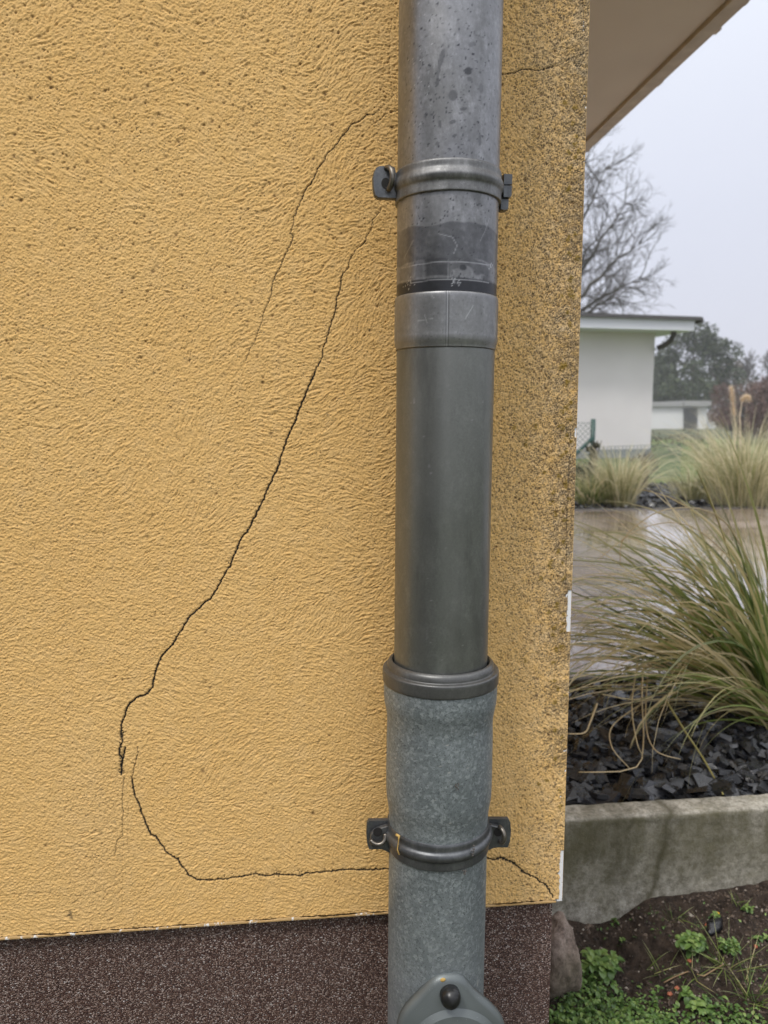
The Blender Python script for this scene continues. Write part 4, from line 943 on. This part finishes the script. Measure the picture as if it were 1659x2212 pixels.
def soilpt(px, py):
    p = onZ(px, py, .06)
    for _ in range(6): p = onZ(px, py, soil_at(p.x, p.y))
    return p
weed(soilpt(1302, 2110), .026, 12, 'bushy round leaved weed right of the boulder', 21, stems=10, up=.02)
weed(soilpt(1268, 2108), .016, 10, 'small lobed seedling directly beside the boulder foot', 22, stems=2, up=.01)
weed(soilpt(1488, 2062), .021, 12, 'upright pale green weed standing alone in mid soil', 23, stems=11, up=.03)
weed(soilpt(1575, 2070), .010, 12, 'feathery fine leaved weed right of the upright pale weed', 24, stems=22, up=.02)
weed(soilpt(1612, 1968), .012, 10, 'tiny bright white tipped cress near the edging at the right', 25, stems=4, up=.01)
weed(soilpt(1331, 2000), .008, 8, 'tiny seedling close under the concrete edging, leftmost', 26, stems=2, up=.008)
weed(soilpt(1342, 2040), .009, 8, 'yellowish seedling midway between edging and bushy weed', 27, stems=3, up=.006)
weed(soilpt(1550, 1985), .010, 8, 'greyish seedling beside the yellow petal', 28, stems=3, up=.006)
weed(soilpt(1505, 2180), .020, 10, 'leafy weed at the bottom edge of the picture', 29, stems=5, up=.015)
weed(soilpt(1655, 2030), .014, 9, 'small rosette cut by the right border of the picture', 30, stems=2, up=.008)
# ground cover carpet
rr = random.Random(9); V = []; Fs = []; A = []
for k in range(9500):
    px_ = rr.uniform(1180, 1700); py_ = rr.uniform(2060, 2330)
    edge_y = 2185 - 60 * math.exp(-((px_ - 1290) / 70) ** 2) + 14 * math.sin(px_ / 23.) + (0 if px_ < 1420 else 14)
    if py_ < edge_y + rr.gauss(0, 14): continue
    if px_ > 1430 and rr.random() < .45: continue
    p = soilpt(px_, py_); l_ = rr.uniform(.0035, .0125); leaf(V, Fs, A, (p.x, p.y, soil_at(p.x, p.y) + rr.uniform(.0, .020)), rr.uniform(0, 6.28), rr.uniform(.5, 1.4), l_, l_ * .62, min(1, max(0, rr.gauss(.5, .25))))
for k in range(1500):
    px_ = rr.uniform(1220, 1690); py_ = rr.uniform(1960, 2200)
    if rr.random() < .9 and (math.sin(px_ / 17.) + math.sin(py_ / 13. + px_ / 31.)) < 1.1: continue
    p = soilpt(px_, py_); l_ = rr.uniform(.003, .008); leaf(V, Fs, A, (p.x, p.y, soil_at(p.x, p.y) + rr.uniform(.0, .006)), rr.uniform(0, 6.28), rr.uniform(.7, 1.4), l_, l_ * .5, min(1, max(0, rr.gauss(.35, .25))))
for k in range(2600):   # the carpet carries on out of the picture, round the corner
    x = rr.uniform(.33, 1.7); y = rr.uniform(-.45, KY - .42); l_ = rr.uniform(.006, .014); leaf(V, Fs, A, (x, y, soil_at(x, y) + rr.uniform(0, .015)), rr.uniform(0, 6.28), rr.uniform(.5, 1.4), l_, l_ * .6, min(1, max(0, rr.gauss(.5, .25))))
tag(npmesh('ground_cover', V, np.array(Fs), mwe.m, attrs={'tone': A}), 'carpet of small green leaves over the soil at the foot of the plinth', 'ground cover', kind='stuff')
# crumbs of earth and grit
rr = random.Random(19); b = MB()
for k in range(5200):
    px_ = rr.uniform(1190, 1690); py_ = rr.uniform(1890, 2240); p = soilpt(px_, py_)
    if p.y > KY - .004 or p.x < CX - .01: continue
    s_ = rr.uniform(.0012, .0038) * (1.8 if rr.random() < .04 else 1); z_ = soil_at(p.x, p.y) + s_ * .3; P = [(p.x + s_ * rr.uniform(.6, 1.1) * dx_, p.y + s_ * rr.uniform(.6, 1.1) * dy_, z_ + s_ * rr.uniform(.5, 1) * dz_) for dx_, dy_, dz_ in ((1, 0, 0), (0, 1, 0), (-1, 0, 0), (0, -1, 0), (0, 0, 1), (0, 0, -1))]
    b.add(P, [(0, 1, 4), (1, 2, 4), (2, 3, 4), (3, 0, 4), (1, 0, 5), (2, 1, 5), (3, 2, 5), (0, 3, 5)], rr.random())
mcr = Mat('crumbs', rough=.85); mcr.col(mcr.ramp(mcr.attr('tone'), [(0, (.020, .014, .010)), (.7, (.085, .060, .044)), (.93, (.16, .12, .09)), (1, (.42, .37, .31))]))
tag(b.build('soil_crumbs', mcr.m, attr='tone'), 'crumbs of earth and pale grit scattered over the soil', 'grit', kind='stuff')
# thin grass tufts on the soil
def tuft(px, py, n, ln, label, seed, mat=mgr):
    rr = random.Random(seed); p = soilpt(px, py); root = Vector((p.x, p.y, soil_at(p.x, p.y)))
    bl = [((rr.gauss(0, .006), rr.gauss(0, .006), 0), rr.uniform(0, 6.28), rr.uniform(.5, 1.35), ln * rr.uniform(.5, 1.1), rr.uniform(-.1, .7), .0016, rr.random() * .6, 0) for _ in range(n)]
    o = blade_mesh('grass_tuft', bl, mat, seg=6); o.location = root; return tag(o, label, 'grass tuft', 'thin grass tufts on the soil')
tuft(1460, 2010, 14, .045, 'sparse star shaped grass tuft below the edging joint', 1)
tuft(1420, 2110, 10, .055, 'thin tuft with yellowing blades between the two leafy weeds', 2)
tuft(1560, 2130, 34, .10, 'widest grass tuft, long blue green blades at lower right', 3)
tuft(1620, 2170, 30, .11, 'long bladed grass tuft in the bottom right corner', 4)
tuft(1500, 2120, 16, .07, 'grass tuft below the upright pale weed', 5)
tuft(1590, 1950, 10, .03, 'very small grass sprig hard against the edging at the right', 6)
# brick chips, slate shard, dry stem, petals
mbr = Mat('terracotta', rough=.8); mbr.col(mbr.mix(mbr.ramp(mbr.noise(160, 3), [(.4, 0), (.6, 1)]), (.34, .10, .05), (.42, .17, .10)))
for i, (x, y, s_, lb) in enumerate([(1528, 2000, .008, 'bright orange brick chip next to the black slate shard'), (1633, 2040, .007, 'orange brick chip nearest the right border'), (1489, 2083, .007, 'upright orange brick chip under the upright pale weed'), (1447, 2146, .008, 'pair forming brick chip by the dry stem, the left one'), (1462, 2138, .009, 'larger brick chip by the dry stem, the right one'), (1254, 2092, .006, 'red brick chip at the foot of the boulder')]):
    s_ *= .7; p = soilpt(x, y); o = rock('brick_chip', (p.x, p.y, soil_at(p.x, p.y) + s_ * .4), s_, s_ * .65, s_ * .55, mbr.m, 50 + i, 2, .22, i); tag(o, lb, 'brick chip', 'brick chips on the soil')
p = soilpt(1545, 2012); o = rock('slate_shard', (p.x, p.y, soil_at(p.x, p.y) + .006), .030, .012, .009, msl2.m, 61, 2, .35, .7); tag(o, 'black slate shard lying on the soil near the orange chip', 'slate shard')
mdr = Mat('dry_stem', rough=.7, col=(.30, .20, .11)); b = MB()
pp = [soilpt(x, y) for x, y in ((1433, 2145), (1455, 2120), (1485, 2108), (1520, 2112), (1560, 2125))]; b.tube([(q.x, q.y, soil_at(q.x, q.y) + .008) for q in pp], .0012, 6); tag(b.build('dry_stem', mdr.m, smooth=True), 'thin dry brown stem lying across the soil', 'stem')
mye = Mat('petal', rough=.6, col=(.62, .36, .02)); p = soilpt(1549, 1975); V = []; Fs = []; A = []
for k in range(5): leaf(V, Fs, A, (0, 0, .004), k * 1.257, .9, .0055, .004, .5)
o = npmesh('flower', V, np.array(Fs), mye.m); o.location = (p.x, p.y, soil_at(p.x, p.y)); tag(o, 'tiny yellow flower on bare soil', 'flower')

# ================================================================== BEYOND THE TERRACE
SD = 7.0
g0 = onZ(1404, 988, TER)                      # garage's near right corner
mgw = Mat('white_garage_render', rough=.85); mgw.col(mgw.mix(mgw.ramp(mgw.noise(1.2, 4), [(.35, 0), (.7, 1)]), (.70, .66, .675), (.76, .72, .735))); mgw.bump(mgw.noise(120, 3), dist=.002, strength=.4)
mfa = Mat('garage_fascia', rough=.5, col=(.66, .67, .72)); mdk = Mat('garage_roof_edge', rough=.5, col=(.085, .08, .08)); mso2 = Mat('garage_soffit', rough=.8, col=(.35, .34, .32)); mgu = Mat('gutter_brown', rough=.4, col=(.05, .042, .038))
gar = tag(empty('garage', g0, (0, 0, rad(SD))), 'flat roofed white garage with a broad pale fascia behind the fence', 'garage')
dist = g0.y - CAMY
ztop = onY(1404, 683, g0.y - .45).z - TER
zfb = onY(1404, 713, g0.y - .45).z - TER
b = MB(); b.box(-6, 0, 0, 5, -.1, zfb + .02); b.build('wall', mgw.m, gar)
ex = (onY(1482, 714, g0.y - .35).x - g0.x) + .05
b = MB(); b.box(-6.3, ex, -.50, 5.4, zfb, ztop - .06); b.build('fascia', mfa.m, gar)
b = MB(); b.box(-6.35, ex + .10, -.56, 5.45, ztop - .058, ztop); rf = b.build('roof', mdk.m, gar)
b = MB(); pts = []
b.tube([(ex + .11, -.52, ztop - .05), (ex + .11, 5.4, ztop - .05)], .055, 12); gut = b.build('gutter', mgu.m, gar, smooth=True)
b = MB(); b.tube([(.21, -.25, zfb + .02), (.215, -.25, zfb - .05), (.19, -.20, zfb - .15), (.12, -.13, zfb - .23), (.01, -.06, zfb - .28)], .05, 10); b.build('gutter_outlet', mgu.m, gar, smooth=True)
b = MB(); b.box(-6.01, .012, -.012, 5.01, -.1, .16); b.build('plinth', Mat('garage_plinth', rough=.9, col=(.30, .31, .31)).m, gar)

# green fence: post with brace, wire mesh
mfe = Mat('green_fence_coat', rough=.4, col=(.012, .055, .042)); FY = onZ(1277, 1048, TER).y
fence = tag(empty('wire_fence', onZ(1277, 1048, TER)), 'low green chain link fence with a braced corner post before the white garage', 'fence')
fl = fence.location; pt = onY(1277, 905, FY).z - TER
b = MB(); b.tube([(0, 0, -.05), (0, 0, pt)], .026, 12); b.build('post', mfe.m, fence, smooth=True)
bq = onY(1277, 945, FY).z - TER; b = MB(); b.tube([(0, -.01, bq), (-.95, -.01, bq - .90)], .018, 8); b.build('brace', mfe.m, fence, smooth=True)
def meshwire(x0, x1, z0, z1, dy, cell=.06):
    b = MB(); k = x0 - (z1 - z0)
    def seg_(xa, za, xb, zb):
        b.tube([(xa, dy(xa), za), (xb, dy(xb), zb)], .0034, 4, cap=False)
    while k < x1:
        xa, xb = max(k, x0), min(k + (z1 - z0), x1)
        if xb > xa: seg_(xa, z0 + xa - k, xb, z0 + xb - k); seg_(xa, z1 - (xa - k), xb, z1 - (xb - k))
        k += cell
    for z in (z0, z1): b.tube([(x0, dy(x0), z), (x1, dy(x1), z)], .003, 4)
    return b
mwi = Mat('fence_wire', rough=.4, col=(.16, .20, .19))
meshwire(-1.6, -.01, .02, pt - .04, lambda x: .03).build('wire_mesh', mwi.m, fence)
meshwire(.02, 1.5, .02, (onY(1340, 962, FY + .5).z - TER), lambda x: .03 + x * .6).build('wire_mesh', mwi.m, fence)

# leafy shrubs / crowns made of many small leaf faces
def foliage(name, centres, n, size, mat, parent, seed, flat=.0):
    rr = np.random.default_rng(seed); wts = np.array([c_[3] ** 2 for c_ in centres]); wts = wts / wts.sum(); idx = rr.choice(len(centres), n, p=wts); Cc = np.array([c_[:3] for c_ in centres])[idx]; R = np.array([c_[3] for c_ in centres])[idx]
    d = rr.standard_normal((n, 3)); d /= np.linalg.norm(d, axis=1)[:, None]; rad_ = R * rr.uniform(.25, 1.08, n) ** .5; P = Cc + d * rad_[:, None] * np.array([1, 1, .8])
    a = rr.standard_normal((n, 3)); a /= np.linalg.norm(a, axis=1)[:, None]; b2 = np.cross(a, rr.standard_normal((n, 3))); b2 /= np.linalg.norm(b2, axis=1)[:, None]
    s_ = size * rr.uniform(.5, 1.3, n)[:, None]; V = np.stack([P - a * s_, P + b2 * s_ * .55, P + a * s_, P - b2 * s_ * .55], 1).reshape(-1, 3)
    Fq = np.arange(4 * n).reshape(-1, 4); return npmesh(name, V, Fq, mat, parent, smooth=False, attrs={'tone': np.repeat(rr.uniform(0, 1, n), 4)})
def leafmat(name, a, b_):
    m = Mat(name, rough=.7); m.col(m.mix(m.attr('tone'), a, b_)); return m.m
mev = leafmat('evergreen_leaf', (.020, .034, .014), (.075, .095, .040)); mrb = leafmat('reddish_twig_leaf', (.085, .045, .035), (.20, .12, .10)); mdg = leafmat('dark_shrub_leaf', (.018, .028, .012), (.07, .075, .035)); mbrn = leafmat('brown_leaf', (.075, .062, .045), (.17, .145, .11))
mbark = Mat('bark', rough=.9); mbark.col(mbark.mix(mbark.ramp(mbark.noise(30, 4), [(.3, 0), (.7, 1)]), (.050, .043, .035), (.105, .092, .075)))
def shrub(px, py, w_, h_, label, mat, seed, n=1500, size=.03, name='shrub', z=TER, grp=None):
    c0 = onZ(px, py, z); rr = random.Random(seed); root = tag(empty(name, c0), label, 'shrub', grp)
    cs = [(rr.uniform(-w_, w_) * .6, rr.uniform(-w_, w_) * .4, h_ * rr.uniform(.2, .8), w_ * rr.uniform(.3, .55)) for _ in range(14)]
    foliage('leaves', cs, n, size, mat, root, seed)
    b = MB()
    for k in range(7): b.tube([(0, 0, -.02), (rr.gauss(0, w_ * .2), rr.gauss(0, w_ * .2), h_ * .4), (rr.gauss(0, w_ * .5), rr.gauss(0, w_ * .4), h_ * .85)], [.014, .009, .004], 5)
    b.build('stems', mbark.m, root); return root
shrub(1262, 1064, .20, .30, 'dark evergreen shrub at the foot of the green fence post', mdg, 31, 2600, .016)
o = shrub(1279, 1060, .07, .60, 'ivy column climbing the green fence post', mdg, 32, 1400, .014, 'ivy')
shrub(1396, 1046, .20, .40, 'thin bare brown shrub before the garage corner', mbrn, 33, 700, .012)
# far white building
FYd = 46.0
mfw = Mat('far_white_wall', rough=.8, col=(.72, .72, .70)); mlv = Mat('louvre', rough=.6, col=(.07, .07, .07)); mfr = Mat('far_roof_edge', rough=.6, col=(.34, .34, .33))
def at_far(px, py): return onY(px, py, FYd)
fb = tag(empty('outbuilding', (at_far(1400, 935).x, FYd, TER)), 'far low white outbuilding with a louvred panel under the misty trees', 'outbuilding'); fo = Vector(fb.location)
def fbox(px0, px1, py0, py1, y0, y1, name, mat):
    a = at_far(px0, py1) - fo; c_ = at_far(px1, py0) - fo; b = MB(); b.box(a.x, c_.x, y0, y1, max(a.z, -.1) if py1 > 930 else a.z, c_.z); return b.build(name, mat, fb)
fbox(1300, 1528, 878, 960, 0, 6, 'wall', mfw.m); fbox(1296, 1473, 868, 877.8, -.2, 6.2, 'roof', mfr.m); fbox(1473.5, 1532, 866, 877.5, -.3, 6.2, 'roof', mfr.m)
fbox(1528.5, 1560, 893, 960, .6, 5, 'annex', mfw.m); fbox(1528.5, 1563, 889, 892.8, .3, 5.2, 'annex_roof', mfr.m)
for k in range(12): fbox(1476, 1505, 882 + k * 4.4, 884.6 + k * 4.4, -.12, .0 - .002, 'louvre', mlv.m)
# bare trees
def baretree(name, base, height, lean, label, seed, depth=7, r0=.16, mat=None, nb=3, spread=.5, tw=.006, cat='tree', start=.22, grp=None):
    rr = random.Random(seed); root = tag(empty(name, base), label, cat, grp); tr = MB(); br_ = MB()
    def grow(p, d, ln, r, dep):
        pts = [p]; n = 4
        for k in range(n):
            d = (d + Vector((rr.gauss(0, .12), rr.gauss(0, .12), rr.gauss(.03, .09)))).normalized(); p = p + d * ln / n; pts.append(p)
        (tr if dep == depth else br_).tube(pts, [r * (1 - .38 * k / n) for k in range(n + 1)], 6 if dep > 3 else 3, cap=False)
        if dep == 0: return
        for k in range(nb if dep > 1 else nb + 1):
            t = rr.uniform(start, 1) if k else 1.0; i = min(int(t * n), n - 1); q = pts[i].lerp(pts[i + 1], min(1, t * n - i))
            ax = Vector((rr.gauss(0, 1), rr.gauss(0, 1), rr.gauss(0, 1))).normalized(); nd = Matrix.Rotation(rr.uniform(.35, 1.0) * spread * 1.6 * (.6 if not k else 1), 3, ax) @ d
            grow(q, nd.normalized(), ln * rr.uniform(.60, .82), max(tw, r * (.62 if not k else .48)), dep - 1)
    grow(Vector((0, 0, -.1)), Vector(lean).normalized(), height * .27, r0, depth)
    tr.build('trunk', mat or mbark.m, root, smooth=True); br_.build('branches', mat or mbark.m, root, smooth=True); return root
TY = 24.0; tb = onY(1150, 930, TY); tb.z = TER
def guided_tree(base, targets, label, seed):
    rr = random.Random(seed); root = tag(empty('bare_tree', base), label, 'tree'); tr = MB(); br_ = MB(); B0 = Vector(base)
    fork = onY(1152, 760, TY) - B0
    tr.tube([(0, 0, -.1), (.05, 0, fork.z * .5), fork], [.26, .22, .18], 8)
    def twig(p, d, ln, r, dep):
        n = 4; pts = [p]
        for k in range(n):
            d = (d + Vector((rr.gauss(0, .16), rr.gauss(0, .16), rr.gauss(.02, .13)))).normalized(); p = p + d * ln / n; pts.append(p)
        br_.tube(pts, [max(.004, r * (1 - .6 * k / n)) for k in range(n + 1)], 4 if dep > 1 else 3, cap=False)
        if dep == 0: return
        for k in range(3):
            t = rr.uniform(.25, 1) if k else 1.; i = min(int(t * n), n - 1); q = pts[i].lerp(pts[i + 1], min(1, t * n - i))
            ax = Vector((rr.gauss(0, .35), rr.gauss(0, 1) + 1e-3, rr.gauss(0, .35))).normalized()
            twig(q, (Matrix.Rotation(rr.choice((-1, 1)) * rr.uniform(.25, .85), 3, ax) @ d).normalized(), ln * rr.uniform(.55, .8), r * .55, dep - 1)
    for (px, py, dy) in targets:
        e_ = onY(px, py, TY + dy) - B0; st = fork.copy(); mid = st.lerp(e_, .5) + Vector((rr.gauss(0, .25), 0, abs(rr.gauss(.25, .2)))); pts = []
        for k in range(13):
            t = k / 12; q = st * (1 - t) ** 2 + mid * 2 * t * (1 - t) + e_ * t * t; pts.append(q + Vector((rr.gauss(0, .05), rr.gauss(0, .05), rr.gauss(0, .05))) * (1 if k else 0))
        br_.tube(pts, [max(.012, .12 * (1 - .9 * k / 12)) for k in range(13)], 6, cap=False)
        for k in range(2, 13):
            d = (pts[k] - pts[k - 1]).normalized()
            for _ in range(3):
                ax = Vector((rr.gauss(0, .35), 1, rr.gauss(0, .35))).normalized()
                if _ == 2 and k % 2: continue
                twig(pts[k], (Matrix.Rotation(rr.choice((-1, 1)) * rr.uniform(.3, .95), 3, ax) @ d).normalized(), rr.uniform(.45, .85), .022, 3)
    tr.build('trunk', mbark.m, root, smooth=True); br_.build('branches', mbark.m, root, smooth=True); return root
guided_tree(tb, [(1270, 320, .5), (1315, 365, -.5), (1350, 445, .4), (1385, 525, -.3), (1380, 605, .3), (1335, 640, -.4), (1235, 330, 1), (1080, 330, .4), (1000, 450, -.4), (930, 580, .3), (1310, 470, 1.2), (1150, 260, 0)], 'big leafless tree with fine twigs rising behind the white garage', 4)
tb = onY(1640, 930, 62.0); tb.z = TER
baretree('bare_tree', tb, 9.0, (0, 0, 1), 'rounded leafless misty tree at the right border beyond the outbuilding', 8, depth=7, r0=.2, nb=3, spread=.62, tw=.02)
def crowntree(px, Y, top_py, w_px, label, seed, mat, n, size, name='evergreen_tree', low=.25, z=TER):
    b0 = onY(px, 930, Y); b0.z = z; hh = onY(px, top_py, Y).z - z; ww = w_px / F * (Y - CAMY) / 2; rr = random.Random(seed)
    root = tag(empty(name, b0), label, 'tree'); b = MB(); b.tube([(0, 0, -.2), (.1, 0, hh * .4), (0, .05, hh * .85)], [.16, .11, .03], 8)
    cs = []
    for k in range(46):
        f = rr.random(); zz_ = hh * (low + (1 - low) * f * .93); m_ = ww * (1 - .65 * f ** 1.8) * rr.uniform(.2, 1); a = rr.uniform(0, 6.28)
        q = (m_ * math.cos(a), m_ * math.sin(a), zz_, ww * rr.uniform(.16, .30)); q = q if rr.random() < .8 else (q[0] * 1.35, q[1] * 1.35, q[2], q[3] * .6); cs.append(q)
        if k % 3 == 0: b.tube([(0, 0, zz_ * .8), q[:3]], [.05, .02], 5)
    b.build('trunk', mbark.m, root, smooth=True); foliage('crown', cs, n, size, mat, root, seed); return root
crowntree(1490, 52, 703, 230, 'broad dark evergreen tree with a ragged top behind the outbuilding', 41, mev, 11500, .12)
crowntree(1425, 60, 770, 120, 'lower misty evergreen just right of the garage wall', 42, mev, 7000, .13)
crowntree(1560, 60, 770, 110, 'dull brown green tree to the right of the broad evergreen', 43, mbrn, 4200, .10, 'bushy_tree')
for i, (px_, Y, t_, w_, lb) in enumerate([(1600, 30, 815, 130, 'reddish brown bush behind the feathery plumes'), (1660, 27, 790, 130, 'reddish brown bush cut by the right border'), (1575, 38, 860, 90, 'lowest reddish bush beside the outbuilding annex')]):
    b0 = onY(px_, 930, Y); b0.z = TER; hh = onY(px_, t_, Y).z - TER; ww = w_ / F * (Y - CAMY) / 2; rr = random.Random(70 + i); root = tag(empty('bush', b0), lb, 'bush', 'reddish winter bushes')
    foliage('twigs', [(rr.uniform(-ww, ww) * .7, rr.uniform(-ww, ww) * .5, hh * rr.uniform(.15, .8), ww * rr.uniform(.3, .5)) for _ in range(16)], 5200, .045, mrb, root, 80 + i)
    b = MB()
    for k in range(40): b.tube([(rr.gauss(0, .15), rr.gauss(0, .15), -.05), (rr.gauss(0, ww * .4), rr.gauss(0, ww * .3), hh * .5), (rr.gauss(0, ww * .7), rr.gauss(0, ww * .4), hh * rr.uniform(.75, 1.05))], [.02, .012, .005], 4)
    b.build('stems', mbark.m, root)
# low hedge and thin sticks before the outbuilding
b0 = onZ(1500, 985, TER); ht = tag(empty('hedge', b0), 'low grey brown winter hedge running in front of the outbuilding', 'hedge')
rr = random.Random(90); foliage('twigs', [(x * .35 - 1.2, rr.gauss(0, .15), rr.uniform(.10, .38), .24) for x in range(34)], 9000, .022, leafmat('winter_twig', (.10, .09, .07), (.22, .20, .16)), ht, 91)
# distant wood all round the horizon (also what the pipe reflects behind the camera)
rr = random.Random(95); cs = []
for k in range(150):
    a = 2 * math.pi * k / 150; R_ = 85 + rr.gauss(0, 4); cs.append((R_ * math.cos(a), R_ * math.sin(a), rr.uniform(1.2, 3.2), rr.uniform(2.6, 4.6)))
tag(foliage('distant_wood', cs, 30000, .38, mev, None, 96), 'grey misty wood along the horizon', 'wood', kind='stuff')
# added hedge, out of view left of the camera, so the zinc reflects dark
added_hedge = tag(empty('hedge', (-2.0, -2.6, -.1)), 'added unseen evergreen hedge left of the camera, a dark reflection for the zinc pipe', 'hedge')
rr = random.Random(98); foliage('leaves', [(rr.gauss(0, .10), y * .34 , z_, .36) for y in range(-7, 6) for z_ in (.3, .75, 1.2, 1.65, 2.1, 2.5)], 16000, .05, mdg, added_hedge, 97)
rr = random.Random(99); b = MB()
for y in range(-7, 6, 2): b.tube([(0, y * .34, -.1), (rr.gauss(0, .05), y * .34, 2.0)], [.03, .012], 6)
b.build('stems', mbark.m, added_hedge)

# ================================================================== AIR
mh = bpy.data.materials.new('haze'); mh.use_nodes = True; t = mh.node_tree; t.nodes.clear()
ho = t.nodes.new('ShaderNodeOutputMaterial'); hv = t.nodes.new('ShaderNodeVolumePrincipled'); hv.inputs['Color'].default_value = (.92, .94, 1, 1); hv.inputs['Density'].default_value = .0017
t.links.new(hv.outputs[0], ho.inputs['Volume'])
b = MB(); b.box(-98, 98, -98, 98, -1.2, 12.5); tag(b.build('haze', mh), 'thin grey winter mist', 'haze', kind='stuff')
